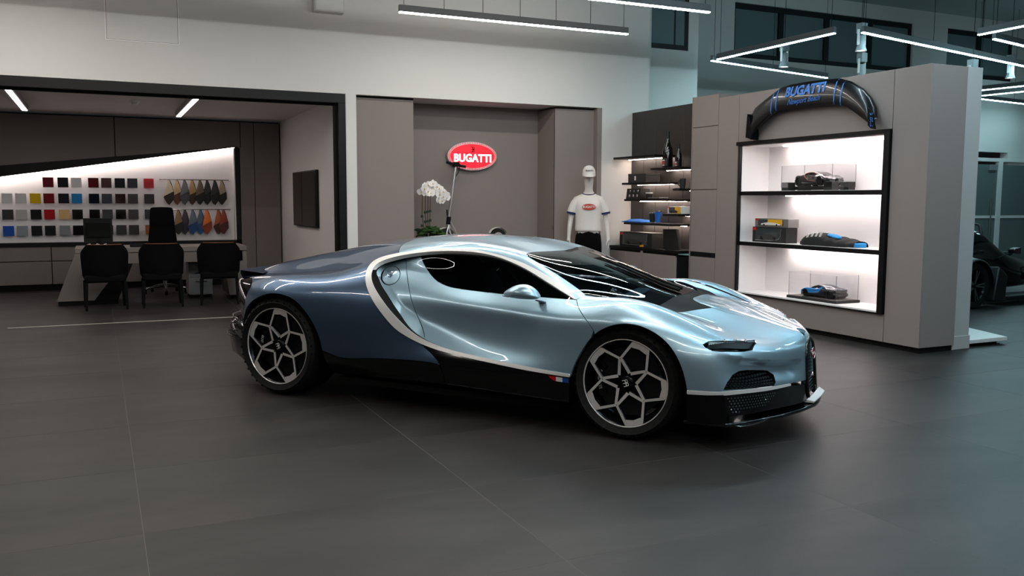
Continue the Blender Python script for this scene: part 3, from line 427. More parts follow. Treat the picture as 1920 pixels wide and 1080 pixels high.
UMX=UK[-1];VMX=VK[-1];_MU=spl_matrix(UE);_MV=spl_matrix(VE)
def S0(u,v):
    u=np.atleast_1d(np.asarray(u,float));v=np.atleast_1d(np.asarray(v,float))
    return np.einsum('ni,ijc,nj->nc',spl_basis(UE,u,_MU),NE,spl_basis(VE,v,_MV),optimize=True)
def sst(a,b,x):
    t=np.clip((x-a)/(b-a),0,1);return t*t*(3-2*t)
def S(u,v):
    P=S0(u,v);u=np.atleast_1d(np.asarray(u,float));v=np.atleast_1d(np.asarray(v,float))
    vc=np.interp(u,CREASE[:,0],CREASE[:,1]);t=(vc-v)/(vc-.172)        # sharp crease under the headlights
    d=CRA*np.where(t>0,np.sin(np.pi/2*np.clip(t/.30,0,1)),0)*sst(1.0,.45,t)*sst(4.68,5.0,u)*sst(5.66,5.42,u);m=d>1e-7
    if m.any():
        e=2e-3;uu=u[m];vv=v[m];a=S0(uu+e,vv)-S0(uu-e,vv);b=S0(uu,vv+e)-S0(uu,vv-e);n=-np.cross(a,b);n/=np.linalg.norm(n,axis=1)[:,None];P[m]-=n*d[m][:,None]
    return P
CB=np.array([(-.60,.95),(-.55,.80),(-.45,.69),(-.318,.578),(-.143,.498),(.113,.438),(.597,.383),(1.003,.359),(1.3,.35)])
def Sin(u,v):
    P=S(u,v);x=P[:,0];z=P[:,2];zb=np.interp(x,CB[:,0],CB[:,1])
    d=.012+.105*sst(.45,-.50,x);d=d*sst(-.02,.16,z-zb)*sst(.98,.70,x);top=sst(.95,1.10,z)
    d=d*(1-top)+np.minimum(d,.03+.05*sst(-.1,-.5,x))*top
    P=P.copy();P[:,1]-=d;return P
def nrm(fn,u,v,e=2e-3):
    # one-sided differences at the symmetry edges are avoided because S continues past them
    a=fn(u+e,v)-fn(u-e,v);b=fn(u,v+e)-fn(u,v-e);n=-np.cross(a,b);l=np.linalg.norm(n,axis=1);bad=l<1e-9;n[bad]=(0,0,1);l[bad]=1
    return n/l[:,None]
def toB(P,s=1): return np.c_[P[:,0],-P[:,1]*s,P[:,2]]
def inpoly(P,poly):
    x,y=P[:,0],P[:,1];c=np.zeros(len(P),bool);n=len(poly)
    for i in range(n):
        x1,y1=poly[i];x2,y2=poly[(i+1)%n]
        if y1==y2: continue
        t=((y1>y)!=(y2>y))&(x<(x2-x1)*(y-y1)/(y2-y1)+x1);c^=t
    return c
def clean(L,eps=2e-3):
    L=np.asarray(L,float);o=[L[0]]
    for p in L[1:]:
        if np.linalg.norm(p-o[-1])>eps:o.append(p)
    if np.linalg.norm(o[0]-o[-1])<eps:o.pop()
    return np.array(o)
def resamp(L,d):
    out=[];n=len(L)
    for i in range(n):
        a,b=L[i],L[(i+1)%n];k=max(1,int(np.ceil(np.linalg.norm(b-a)/d)))
        for j in range(k):out.append(a+(b-a)*j/k)
    return np.array(out)
def inset(L,g):
    n=len(L);ar=sum(L[i][0]*L[(i+1)%n][1]-L[(i+1)%n][0]*L[i][1] for i in range(n));sg=1 if ar>0 else -1;out=L.copy()
    for i in range(n):
        a=L[i]-L[i-1];b=L[(i+1)%n]-L[i];a/=np.linalg.norm(a)+1e-12;b/=np.linalg.norm(b)+1e-12
        na=np.array([-a[1],a[0]])*sg;nb=np.array([-b[1],b[0]])*sg;m=na+nb;l=np.linalg.norm(m)
        if l<.2: continue
        m/=l;out[i]=L[i]+m*g/max(.5,m@na)
    for ax,val in ((1,VMX),(0,0),(0,UMX)):
        k=np.abs(L[:,ax]-val)<1e-6;out[k,ax]=val
    out[:,0]=np.clip(out[:,0],0,UMX);out[:,1]=np.clip(out[:,1],0,VMX);return out
def panel(name,loop,m,parent,fn=S,holes=(),lines=(),mode='pair',off=0.,flange=.02,gap=.0022,step=.024):
    L=clean(loop);L=inset(L,gap) if gap else L;bl=[resamp(L,step*.6)]+[resamp(inset(clean(h),-gap),step*.6) for h in holes]
    pts=np.concatenate(bl);edges=[];k=0
    for b in bl:
        n=len(b);edges+=[(k+i,k+(i+1)%n) for i in range(n)];k+=n
    lo,hi=bl[0].min(0),bl[0].max(0)
    gu=np.arange(lo[0]+step/2,hi[0],step);gv=np.arange(lo[1]+step/2,hi[1],step)
    if len(gu) and len(gv):
        g=np.array(np.meshgrid(gu,gv)).reshape(2,-1).T;ok=inpoly(g,bl[0])
        for b in bl[1:]: ok&=~inpoly(g,b)
        g=g[ok]
        if len(g):
            dm=np.full(len(g),9.)
            for i in range(0,len(pts),64): dm=np.minimum(dm,((g[:,None]-pts[None,i:i+64])**2).sum(2).min(1))
            g=g[dm>(step*.45)**2];allp=np.concatenate([pts,g])
        else: allp=pts
    else: allp=pts
    for l in lines:
        l=np.asarray(l);allp=allp[~((np.arange(len(allp))>=len(pts))&(((allp[:,None]-l[None])**2).sum(2).min(1)<(step*.4)**2))];k=len(allp);allp=np.concatenate([allp,l]);edges=edges+[(k+i,k+i+1) for i in range(len(l)-1)]
    vo,eo,fo,_,_,_=delaunay_2d_cdt([Vector(p) for p in allp],edges,[],0,1e-7)
    uv=np.array([(p.x,p.y) for p in vo]);F=np.array(fo);C=uv[F].mean(1);ok=inpoly(C,bl[0])
    for b in bl[1:]: ok&=~inpoly(C,b)
    F=F[ok];use=np.unique(F);rm=-np.ones(len(uv),int);rm[use]=np.arange(len(use));F=rm[F];uv=uv[use]
    P=fn(uv[:,0],uv[:,1]);N=nrm(fn,uv[:,0],uv[:,1]);P=P+N*off
    # orient
    fn_=np.cross(P[F[:,1]]-P[F[:,0]],P[F[:,2]]-P[F[:,0]]);flip=(fn_*N[F].sum(1)).sum(1)<0;F[flip]=F[flip][:,::-1]
    if flange:
        cnt={}
        for a,b,c in F:
            for e in ((a,b),(b,c),(c,a)): cnt[e]=cnt.get(e,0)+1
        be=[e for e in cnt if (e[1],e[0]) not in cnt and not (abs(uv[e[0],1]-VMX)<1e-6 and abs(uv[e[1],1]-VMX)<1e-6) and not (uv[e[0],0] in(0,UMX) and uv[e[1],0] in(0,UMX))]
        V2=[];N2=[];F2=[];n0=len(P)
        for a,b in be:
            t=P[b]-P[a];o=np.cross(t,(N[a]+N[b])/2);o/=np.linalg.norm(o)+1e-12;i=n0+len(V2)
            V2+=[P[a],P[b],P[b]-N[b]*flange,P[a]-N[a]*flange];N2+=[o]*4;F2+=[(i+1,i,i+3),(i+1,i+3,i+2)]
        if V2: P=np.concatenate([P,np.array(V2)]);N=np.concatenate([N,np.array(N2)]);F=np.concatenate([F,np.array(F2)])
    def mk(V,NN,FF):
        me=bpy.data.meshes.new(name);me.from_pydata(V.tolist(),[],FF.tolist());me.update();me.materials.append(MATS[m])
        me.polygons.foreach_set('use_smooth',[True]*len(me.polygons));me.normals_split_custom_set_from_vertices(NN.tolist())
        o=bpy.data.objects.new(name,me);link(o,parent);return o
    # (x,r,z)->(x,-r,z) flips handedness, so the right side reverses the winding
    VA,NA=toB(P),toB(N);VL,NL=toB(P,-1),toB(N,-1)
    if mode=='join': return mk(np.concatenate([VA,VL]),np.concatenate([NA,NL]),np.concatenate([F[:,::-1],F+len(VA)]))
    if mode=='right': return mk(VA,NA,F[:,::-1])
    return [mk(VA,NA,F[:,::-1]),mk(VL,NL,F)]
def near(L,p): return int(((np.asarray(L)-p)**2).sum(1).argmin())
def seg(L,i,j): return L[i:j+1] if i<=j else L[j:i+1][::-1]
def uatx(x,v):
    us=np.linspace(0,UMX,1500);xs=S(us,np.full(1500,v))[:,0];return float(np.interp(x,xs,us))
E_={k:np.array(v) for k,v in CAR_E.items()}
# ---- car materials
def paint(name,col,metal,rough,flake):
    m=mat(name,col,rough,metal,coat=1.0,coat_r=.015);return m
paint('paint_light','A6C6D6',.68,.34,0);paint('paint_dark','506680',.68,.32,0)
mat('silver_trim','F2EFEC',.4,.12);mat('carbon_gloss','060607',.14,.0,coat=.6,spec=.3,noise=(900,.35,2));mat('carbon_matte','060607',.55,0,spec=.10,noise=(900,.3,2))
mat('rubber','0C0C0C',.62,spec=.35);mat('rubber_tread','0A0A0A',.8,spec=.2);mat('rim_dark','26282B',.22,.85);mat('rim_face','F0EBE8',.3,.45);mat('disc','2A2A2B',.45,.4);mat('caliper','060606',.25,coat=.5)
mat('decal_white','E4E4E4',.5);mat('decal_red','C00F1E',.4);mat('decal_blue','1C4C96',.4);mat('interior_dark','121417',.8);mat('interior_blue','5F8296',.7);mat('headlamp','74868E',.3,.0,coat=.8);mat('headlamp_dark','0A0F12',.25);mat('grille_mesh','3C4A50',.3,.3,coat=.3);mat('badge_red','B81226',.25,coat=.5)
glassmat('glass_windshield',(.30,.34,.36));glassmat('glass_side',(.10,.105,.11));glassmat('glass_clear',(.93,.93,.94))
car=empty('sports_car',(2.783,6.182,0),math.radians(-52.156),label='two-tone light and dark blue hypercar with silver C-shaped side line',cat='car')
cl=np.r_[E_['cl_top'],E_['cl_rear'][1:]];ci=E_['cl_in']
# midline of the strip (param by relative length)
def rs(L,n):
    d=np.r_[0,np.cumsum(np.linalg.norm(np.diff(L,axis=0),axis=1))];t=np.linspace(0,d[-1],n);return np.c_[np.interp(t,d,L[:,0]),np.interp(t,d,L[:,1])]
co=rs(cl,120);cin=rs(ci,120);mid=(co+cin)/2
arf=E_['arch_f'];arr=E_['arch_r'];ds=E_['doorseam'];wl=E_['win_low'];dr=E_['doorrear']
# outer panels
jr=near(cl,E_['sillseam'][0]);fb=E_['fascia_b'];dl=E_['darkline'];ss=E_['sillseam'];sj=near(ss,dl[-1])
rt=[(.40,VMX),(.40,.98),(.45,.85)]
rear=np.r_[arr,dl[1:-1],ss[:sj+1][::-1],seg(cl,jr,len(E_['cl_top'])-1),E_['roofseam'][1:],rt,fb[:-1]]
panel('rear_body',rear,'paint_dark',car,mode='join')
panel('rear_fascia',np.r_[[(0,.2),(.5,.2),(.85,.2),tuple(arr[0])],fb[::-1],rt[::-1],[(0,VMX)]],'black_gloss',car,mode='join')
roof=np.r_[E_['cl_top'],E_['roofseam'][1:],[tuple(E_['ws_head'][-1])],E_['ws_head'][::-1][1:],E_['ws_side'][::-1][1:]]
panel('roof',roof,'paint_light',car,mode='join')
ws=np.r_[E_['ws_side'],E_['ws_head'][1:],[tuple(E_['glass_bot'][-1])],E_['glass_bot'][::-1][1:],E_['ws_low'][::-1][1:-1]]
panel('windshield',ws,'glass_windshield',car,mode='join',flange=0,gap=.001)
cw=np.r_[E_['glass_bot'],[tuple(E_['hood_rear'][-1])],E_['hood_rear'][::-1][1:],E_['cowl_low'][::-1][1:-1]]
panel('cowl',cw,'carbon_matte',car,mode='join')
hd=np.r_[E_['hoodseam'],E_['hood_rear'][::-1]]
panel('hood',hd,'paint_light',car,mode='join')
hs=E_['horse'];lt=E_['lip_t'];lb=E_['lip_b']
ia=near(arf,ds[-1]);
hsb=near(hs,[5.65,lt[-1,1]+.01])
front=np.r_[E_['ws_low'][:-1],E_['cowl_low'],E_['hoodseam'][1:],hs[:hsb+1],lt[::-1],arf[ia:-1][::-1],ds[::-1]]
panel('front_body',front,'paint_light',car,mode='join',holes=[E_['headlight'],E_['intake']],lines=[rs(np.c_[np.linspace(4.72,5.55,60),np.interp(np.linspace(4.72,5.55,60),CREASE[:,0],CREASE[:,1])+1e-4],70)])
# door, quarter panel, windows on the recessed inner surface
kb=near(mid,dr[-1]);kt=near(mid,dr[0]);kw=near(mid,wl[-1]);kf=near(mid,wl[0]);sl=near(arf,mid[-1])
door=np.r_[ds,arf[sl:ia][::-1],seg(mid,len(mid)-1,kb),dr[::-1][1:-1],seg(mid,kt,kw),wl[::-1][1:-1]]
panel('door',door,'paint_light',car,fn=Sin)
qt=np.r_[seg(mid,kb,kt),dr[1:-1]]
panel('quarter_panel',qt,'paint_light',car,fn=Sin,holes=[E_['fuelcap']])
panel('fuel_cap',E_['fuelcap'],'paint_light',car,fn=Sin,gap=.004,flange=.01)
wsx=E_['winsplit'];k1=near(mid,wsx[0]);k2=near(wl,wsx[-1])
panel('side_window',np.r_[seg(mid,kw,k1),wsx[1:-1],wl[k2:][:-1]],'glass_side',car,fn=Sin,gap=.001,flange=0)
panel('quarter_light',np.r_[seg(mid,k1,kf),wl[:k2+1],wsx[::-1][1:-1]],'glass_side',car,fn=Sin,gap=.003,flange=0)
# silver C strip, with an inner return wall
panel('c_line_trim',np.r_[co,cin[::-1]],'silver_trim',car,off=.005,gap=0,flange=.03,step=.012)
for s in (1,-1):
    a=toB(S(cin[:,0],cin[:,1]),s);b=toB(Sin(cin[:,0],cin[:,1])-np.array([0,.02,0]),s)
    MB().grid([[tuple(p) for p in a],[tuple(p) for p in b]]).build('c_line_return','black_matte',car,smooth=60)
# side skirts
ss2=ss
skr=np.r_[dl,ss[sj+1:],[(ss[-1,0],0.0)],[(arr[-1,0],0.0)]]
panel('side_skirt',skr,'carbon_gloss',car)
skf=np.r_[seg(cl,jr,len(cl)-1),arf[:sl][::-1],[(arf[0,0],0)],[(ss[-1,0],0)],ss[::-1]]
panel('side_skirt',skf,'carbon_gloss',car)
# front lip and lower front
panel('front_lip',np.r_[lt,lb[::-1]],'silver_trim',car,off=.004,gap=0,step=.012)
low=np.r_[lb,[(hs[-2,0],lb[-1,1]-.015)],[(hs[-1,0],.0)],[(arf[-1,0],0.)]]
panel('front_lower',low,'carbon_gloss',car,gap=.001)

# ================================================================ CAR DETAILS
def Sb(uv,s=1,off=0.,fn=S):
    uv=np.atleast_2d(uv);P=fn(uv[:,0],uv[:,1]);
    if off: P=P+nrm(fn,uv[:,0],uv[:,1])*off
    return [tuple(p) for p in toB(P,s)]
def eb_logo(name,M,h,m,parent,d=.002):
    """back-to-back E and B monogram"""
    b=MB();t=h*.10;w=h*.42
    def bar(x0,x1,y0,y1): b.box(x0,x1,y0,y1,0,d)
    bar(-t/2,t/2,-h/2,h/2)
    for y in (-h/2,-t/2,h/2-t): bar(-w,-t/2,y,y+t)
    for y0,y1 in ((0,h/2),(-h/2,0)):
        pts=[(t/2,y0),(w*.75,y0),(w,y0+(y1-y0)*.3),(w,y0+(y1-y0)*.7),(w*.75,y1),(t/2,y1)]
        c=(w*.5,(y0+y1)/2);inn=[(c[0]+(x-c[0])*.62-t*.1,c[1]+(y-c[1])*.55) for x,y in pts];n=6
        v=[(x,y,d) for x,y in pts]+[(x,y,d) for x,y in inn]
        b.add(v,[(i,(i+1)%n,n+(i+1)%n,n+i) for i in range(n)])
    for i,p in enumerate(b.v): b.v[i]=tuple(M@Vector(p))
    return b.build(name,m,parent)
# ---- wheels: axis along local y, outer face towards -y (car's right side)
def wheel(x,yc,R,rim,tw,rot,side):
    """R tyre radius, rim lip radius, tw tyre width; the face plane sits at y=0 in wheel space"""
    w=empty('wheel');w.parent=car;w.location=(x,-yc*side,R);w.scale=(1,side,1)
    w.rotation_euler=(0,0,0)
    # tyre
    pr=[(rim-.006,.012),(rim+.004,-.004),(rim+.02,-.010),((rim+R)/2,-.020),(R-.035,-.012),(R-.016,.006),(R-.004,.03),(R,.05)]
    for k in range(4):
        y=.05+(tw-.1)*(k+.5)/4; pr+=[(R,y-.008),(R-.009,y-.006),(R-.009,y+.006),(R,y+.008)]
    pr+=[(R,tw-.05),(R-.016,tw-.006),((rim+R)/2,tw+.01),(rim,tw-.02)]
    mi=[0]*5+[1]*(len(pr)-6)
    MB().lathe(pr,96,'y',mis=mi+[0]).build('tire',['rubber','rubber_tread'],w,smooth=35)
    # sidewall ribs
    t=MB()
    for k in range(72):
        a=2*math.pi*k/72;M=Matrix.Rotation(-a,4,'Y')@Matrix.Translation((R-.045+.012*(k%2),-.0135,0));t.obox(M,.009,.0012,.008)
    t.build('sidewall_pattern','rubber_tread',w)['kind']='stuff'
    # rim barrel and lip
    MB().lathe([(rim,.004),(rim,-.005),(rim-.0035,-.006),(rim-.007,.0)],96,'y').build('rim_lip','rim_face',w,smooth=35)
    MB().lathe([(rim-.006,.0),(rim-.018,.012),(rim-.022,.03),(rim-.035,.05),(rim-.04,.12),(rim-.03,tw-.03),(rim-.01,tw-.02)],96,'y').build('rim_barrel','rim_dark',w,smooth=40)
    def dep(r): return .002+.028*(1-min(1,r/rim))**1.3      # concave face
    def P(r,a): return (r*math.cos(a),r*math.sin(a))
    def beam(p,q,w0,w1,sp,th=.03):
        p=Vector(p);q=Vector(q);d=(q-p).normalized();n=Vector((-d.y,d.x));K=4;L=[]
        for i in range(K+1):
            t=i/K;c=p.lerp(q,t);h=w0+(w1-w0)*t;y=dep(c.length)
            L.append(((c+n*h),(c-n*h),y))
        V=[];
        for a,b,y in L: V+=[(a.x,y,a.y),(b.x,y,b.y),((a+n*.005).x,y+.006,(a+n*.005).y),((b-n*.005).x,y+.006,(b-n*.005).y),((a+n*.003).x,y+th,(a+n*.003).y),((b-n*.003).x,y+th,(b-n*.003).y)]
        F=[];Fs=[]
        for i in range(K):
            o=i*6;e=o+6
            F+=[(o,o+1,e+1,e)];Fs+=[(o,e,e+2,o+2),(o+1,o+3,e+3,e+1),(o+2,e+2,e+4,o+4),(o+3,o+5,e+5,e+3)]
        sp.add(V,F,0);sp.add(V,Fs,1)
    for i in range(5):
        th=rot+i*2*math.pi/5;dg=math.radians;sp=MB()
        for sgn in(-1,1):
            node=P(rim*.565,th+sgn*dg(35.2));corner=P(rim*.945,th+sgn*dg(11.5))
            beam(node,corner,.0075,.0085,sp);beam(P(rim*.235,th+sgn*dg(3)),P(rim*.555,th+sgn*dg(34.2)),.010,.0085,sp)
        # machined outer block
        pts=[P(rim*.985,th-dg(12.3)),P(rim*.985,th),P(rim*.985,th+dg(12.3)),P(rim*.83,th+dg(12.5)),P(rim*.845,th),P(rim*.83,th-dg(12.5))]
        V=[(a,dep(math.hypot(a,b)),b) for a,b in pts]+[(a,.035,b) for a,b in pts];n=6
        sp.add(V,[(0,5,4,1),(1,4,3,2)],0);sp.add(V,[(k,n+k,n+(k+1)%n,(k+1)%n) for k in range(n)],1);sp.build('spoke',['rim_face','rim_dark'],w)
    MB().lathe([(0,.020),(.034,.021),(.042,.026),(.05,.04),(.075,.045),(.078,.09)],32,'y').build('hub','rim_dark',w,smooth=35)
    MB().lathe([(0,.012),(.030,.013),(.036,.020)],32,'y').build('center_cap','carbon_matte',w,smooth=35)
    eb_logo('emblem',frame3((0,.012,0),(.94,0,.342),(-.342,0,.94),(0,-1,0)),.042,'decal_white',w,.001)
    for i in range(5):
        a=rot+math.pi/5+i*2*math.pi/5;r_=rim*.34;MB().lathe([(0,.018),(.008,.018),(.010,.022),(.010,.045)],12,'y',(r_*math.cos(a),0,r_*math.sin(a))).build('lug_nut','rim_dark',w,smooth=35)
    MB().lathe([(.07,.082),(rim*.78,.082),(rim*.78,.112),(.07,.112)],64,'y').build('brake_disc','disc',w,smooth=30)
    c=MB();A0,A1=math.radians(148),math.radians(212)
    ring=[]
    for k in range(13):
        a=A0+(A1-A0)*k/12;ring.append([(r*math.cos(a),y,r*math.sin(a)) for r,y in ((rim*.60,.062),(rim*.80,.060),(rim*.84,.075),(rim*.84,.13),(rim*.58,.13))])
    c.loft(ring);cal=c.build('brake_caliper','caliper',w,smooth=50)
    def bend(p):
        a=math.pi-(-p.x)/(rim*.70)*1.0; r=rim*.70-p.y; a=math.pi+p.x/(rim*.70);return Vector((r*math.cos(a),.0595-p.z,r*math.sin(a)))
    text('lettering','BUGATTI',.030,Matrix.Identity(4),'decal_white',cal,depth=.0005,bold=.0006,bend=bend)
    return w
for s in (1,-1):
    wheel(1.37,.950,.3538,.273,.285,math.radians(68),s);wheel(-1.37,.967,.370,.2867,.345,math.radians(82),s)
# ---- wheel-arch liners, floor, tub
for s in (1,-1):
    for A in (arr,arf):
        a=S(A[:,0],A[:,1])-nrm(S,A[:,0],A[:,1])*.004;cx=1.38 if A is arf else -1.36
        rows=[]
        for dr_,k in ((0,1.0),(.02,1.03),(.10,1.04),(.42,1.04)):
            q=a.copy();q[:,1]=q[:,1]-dr_;q[:,0]=cx+(q[:,0]-cx)*k;q[:,2]=.36+(q[:,2]-.36)*(k if k==1 else k);rows.append([tuple(p) for p in toB(q,s)])
        MB().grid(rows).build('arch_liner','black_matte',car,smooth=60)
MB().prism([(-2.1,-.45),(-1.8,-.55),(-1.75,-.55),(-.9,-.55),(-.88,-.86),(.9,-.88),(.95,-.58),(1.75,-.58),(1.85,-.7),(2.15,-.5),(2.28,-.15),(2.28,.15),(2.15,.5),(1.85,.7),(1.75,.58),(.95,.58),(.9,.88),(-.88,.86),(-.9,.55),(-1.8,.55),(-2.1,.45)],.13,.17).build('undertray','black_matte',car)
tub=MB();tub.box(-.62,-.55,-.62,.62,.17,.98);tub.box(-.62,1.3,-.66,.66,.17,.22)
for s in(-1,1): tub.box(-.6,1.0,s*.70-.01,s*.70+.01,.2,.72)
tub.box(1.0,1.04,-.7,.7,.17,.70);tub.build('cabin_tub','interior_dark',car)
def loft_seat(x,y,name):
    o=empty(name);o.parent=car;o.location=(x,y,.22)
    rings=[]
    for t,zz,hw,xx in ((0,.16,.24,.32),(.2,.18,.25,.12),(.4,.2,.25,-.08),(.55,.3,.25,-.18),(.75,.5,.23,-.27),(.9,.66,.19,-.34),(1,.74,.13,-.38)):
        rings.append([(xx-.05,-hw,zz-.05),(xx+.02,-hw,zz+.04),(xx+.0,-hw*.6,zz),(xx,hw*.6,zz),(xx+.02,hw,zz+.04),(xx-.05,hw,zz-.05)])
    MB().loft(rings).build('seat_shell','interior_dark',o,subsurf=2);MB().box(-.2,-.1,-.12,.12,.1,.25).build('seat_base','interior_dark',o)
    pad=[]
    for t,zz,hw,xx in ((0,.2,.15,.3),(.3,.215,.16,.05),(.5,.24,.16,-.1),(.75,.5,.15,-.22),(.95,.68,.12,-.30)): pad.append([(xx,-hw,zz),(xx+.02,-hw*.5,zz+.012),(xx+.02,hw*.5,zz+.012),(xx,hw,zz)])
    MB().grid(pad).build('seat_pad','interior_blue',o,subsurf=2)
loft_seat(.02,.34,'seat');loft_seat(.02,-.34,'seat')
# dashboard following the screen base
rows=[]
for y in np.linspace(-.68,.68,15):
    c=1-(y/.72)**2*.12;rows.append([(1.36*c,y,.735),(1.18*c,y,.775),(.98*c,y,.775),(.90*c,y,.735),(.88*c,y,.65),(.95*c,y,.5)])
MB().grid(rows,flip=True).build('dashboard','interior_dark',car,smooth=50)
rows=[]
for y in np.linspace(-.6,.6,15):
    c=1-(y/.72)**2*.12;rows.append([(1.10*c,y,.786),(1.0*c,y,.787),(.925*c,y,.762)])
MB().grid(rows,flip=True).build('dashboard_trim','interior_blue',car,smooth=50)
stw=empty('steering_wheel');stw.parent=car;stw.location=(.80,.34,.74);stw.rotation_euler=(0,math.radians(-66),0)
MB().tube([(.16*math.cos(a),.175*math.sin(a),0) for a in np.linspace(0,2*math.pi,33)[:-1]],.013,8,closed=True).build('wheel_rim','interior_dark',stw,smooth=60)
MB().lathe([(0,.045),(.055,.04),(.06,0),(.05,-.06)],24).build('instrument_hub','steel',stw,smooth=40);MB().box(-.012,.012,-.17,.17,-.01,.004).build('spoke','interior_dark',stw)
mm=MB().box(-.012,.012,-.11,.11,-.03,.03).build('interior_mirror','interior_dark',car,bevel=.008,loc=(.62,0,1.02))
# ---- headlights
for s in (1,-1):
    H=clean(E_['headlight']);H=resamp(H,.03)
    o=S(H[:,0],H[:,1]);n=nrm(S,H[:,0],H[:,1]);b=o-n*.05-np.array([.015,0,0]);c=(o-n*.05).mean(0)-np.array([.02,0.02,0])
    hl=MB();ro=[tuple(p) for p in toB(o,s)];rb=[tuple(p) for p in toB(b,s)];k=len(ro)
    hl.add(ro+rb,[(i,(i+1)%k,k+(i+1)%k,k+i) for i in range(k)]);hl.add(rb,[list(range(k))]);hh=hl.build('headlight','headlamp_dark',car)
    # upper lamp blade: strip across the top of the opening
    u=np.linspace(0,1,14);top=E_['headlight'];L=np.array(top[1]);Rr=np.array(top[5]);blo=[];bhi=[]
    for t in u:
        p=L+(Rr-L)*t;bhi.append(p+np.array([0,-.004]));blo.append(p+np.array([0,-.046+.018*(1-min(1,t*4))]))
    bhi=np.array(bhi);blo=np.array(blo)
    A=S(bhi[:,0],bhi[:,1])-nrm(S,bhi[:,0],bhi[:,1])*.004;B=S(blo[:,0],blo[:,1])-nrm(S,blo[:,0],blo[:,1])*.012;C=B-nrm(S,blo[:,0],blo[:,1])*.04
    MB().grid([[tuple(p) for p in toB(q,s)] for q in (A,(A*.6+B*.4)+nrm(S,blo[:,0],blo[:,1])*.003,B,C)],flip=s<0).build('lamp_blade','headlamp',hh,smooth=40)
    for t in (4,7,10):
        c=toB(((A[t:t+1]+B[t:t+1])/2+nrm(S,blo[t:t+1,0],blo[t:t+1,1])*.004),s)[0];MB().obox(Matrix.Translation(c)@Matrix.Rotation(math.radians(45),4,'X'),.007,.007,.007).build('led_module','steel',hh)
    MB().tube([tuple(p) for p in toB(B+nrm(S,blo[:,0],blo[:,1])*.002,s)],.0022,6).build('lamp_edge','steel',hh,smooth=60)
# ---- front intakes with mesh
def mesh_grille(name,loop,s,depth,fn=S,du=.030,dv=.022,m='grille_mesh'):
    L=clean(loop);g=MB();o=fn(L[:,0],L[:,1]);n=nrm(fn,L[:,0],L[:,1]);b=o-n*depth
    ro=[tuple(p) for p in toB(o,s)];rb=[tuple(p) for p in toB(b,s)];k=len(ro)
    w_=MB().add(ro+rb,[(i,(i+1)%k,k+(i+1)%k,k+i) for i in range(k)]).add(rb,[list(range(k))]).build(name,'black_matte',car)
    lo,hi=L.min(0),L.max(0);row=0;v=lo[1]
    while v<hi[1]:
        u=lo[0]+(du/2 if row%2 else 0)
        while u<hi[0]:
            q=np.array([[u,v]])
            if inpoly(q,L)[0]:
                hx=[(u+du*.5*x,v+dv*.62*y) for x,y in ((-.5,0),(-.28,.5),(.28,.5),(.5,0),(.28,-.5),(-.28,-.5))];hx=np.array(hx)
                P=fn(hx[:,0],hx[:,1])-nrm(fn,hx[:,0],hx[:,1])*(depth*.55);c=fn([u],[v])-nrm(fn,np.array([u]),np.array([v]))*(depth*.25)
                V=[tuple(p) for p in toB(P,s)]+[tuple(toB(c+[[0,0,-.002]],s)[0])]
                g.add(V,[(i,(i+1)%6,6) if s<0 else ((i+1)%6,i,6) for i in range(6)])
            u+=du
        v+=dv*.95;row+=1
    gg=g.build('mesh',m,w_);gg['kind']='stuff';return w_
for s in (1,-1):
    mesh_grille('front_intake',E_['intake'],s,.05)
# lower dark mesh between fin and nose (recessed look: proud carbon frame around)
lg=np.array([(lb[6,0]-.0,lb[6,1]-.012)]+[tuple(lb[i]-np.array([0,.012])) for i in range(7,14)]+[(lb[12,0],.045),(lb[10,0],.03),(lb[8,0],.025),(lb[7,0]-.01,.025)])
for s in(1,-1):
    L=clean(lg);g=MB();du,dv=.024,.018;lo,hi=L.min(0),L.max(0);v=lo[1];row=0
    while v<hi[1]:
        u=lo[0]+(du/2 if row%2 else 0)
        while u<hi[0]:
            if inpoly(np.array([[u,v]]),L)[0]:
                hx=np.array([(u+du*.45*x,v+dv*.5*y) for x,y in ((-.5,0),(-.28,.5),(.28,.5),(.5,0),(.28,-.5),(-.28,-.5))]);P=S(hx[:,0],hx[:,1])+nrm(S,hx[:,0],hx[:,1])*.0015;c=S([u],[v])+nrm(S,np.array([u]),np.array([v]))*.006
                V=[tuple(p) for p in toB(P,s)]+[tuple(toB(c,s)[0])];g.add(V,[(i,(i+1)%6,6) if s<0 else ((i+1)%6,i,6) for i in range(6)])
            u+=du
        v+=dv;row+=1
    gg=g.build('lower_mesh','grille_mesh',car);gg['kind']='stuff'
for s in(1,-1):
    MB().tube([tuple(p) for p in toB(S(np.linspace(float(arf[0,0])-.01,2.87,24),np.full(24,.006)),s)],.005,6).build('sill_edge','rim_dark',car,smooth=60)
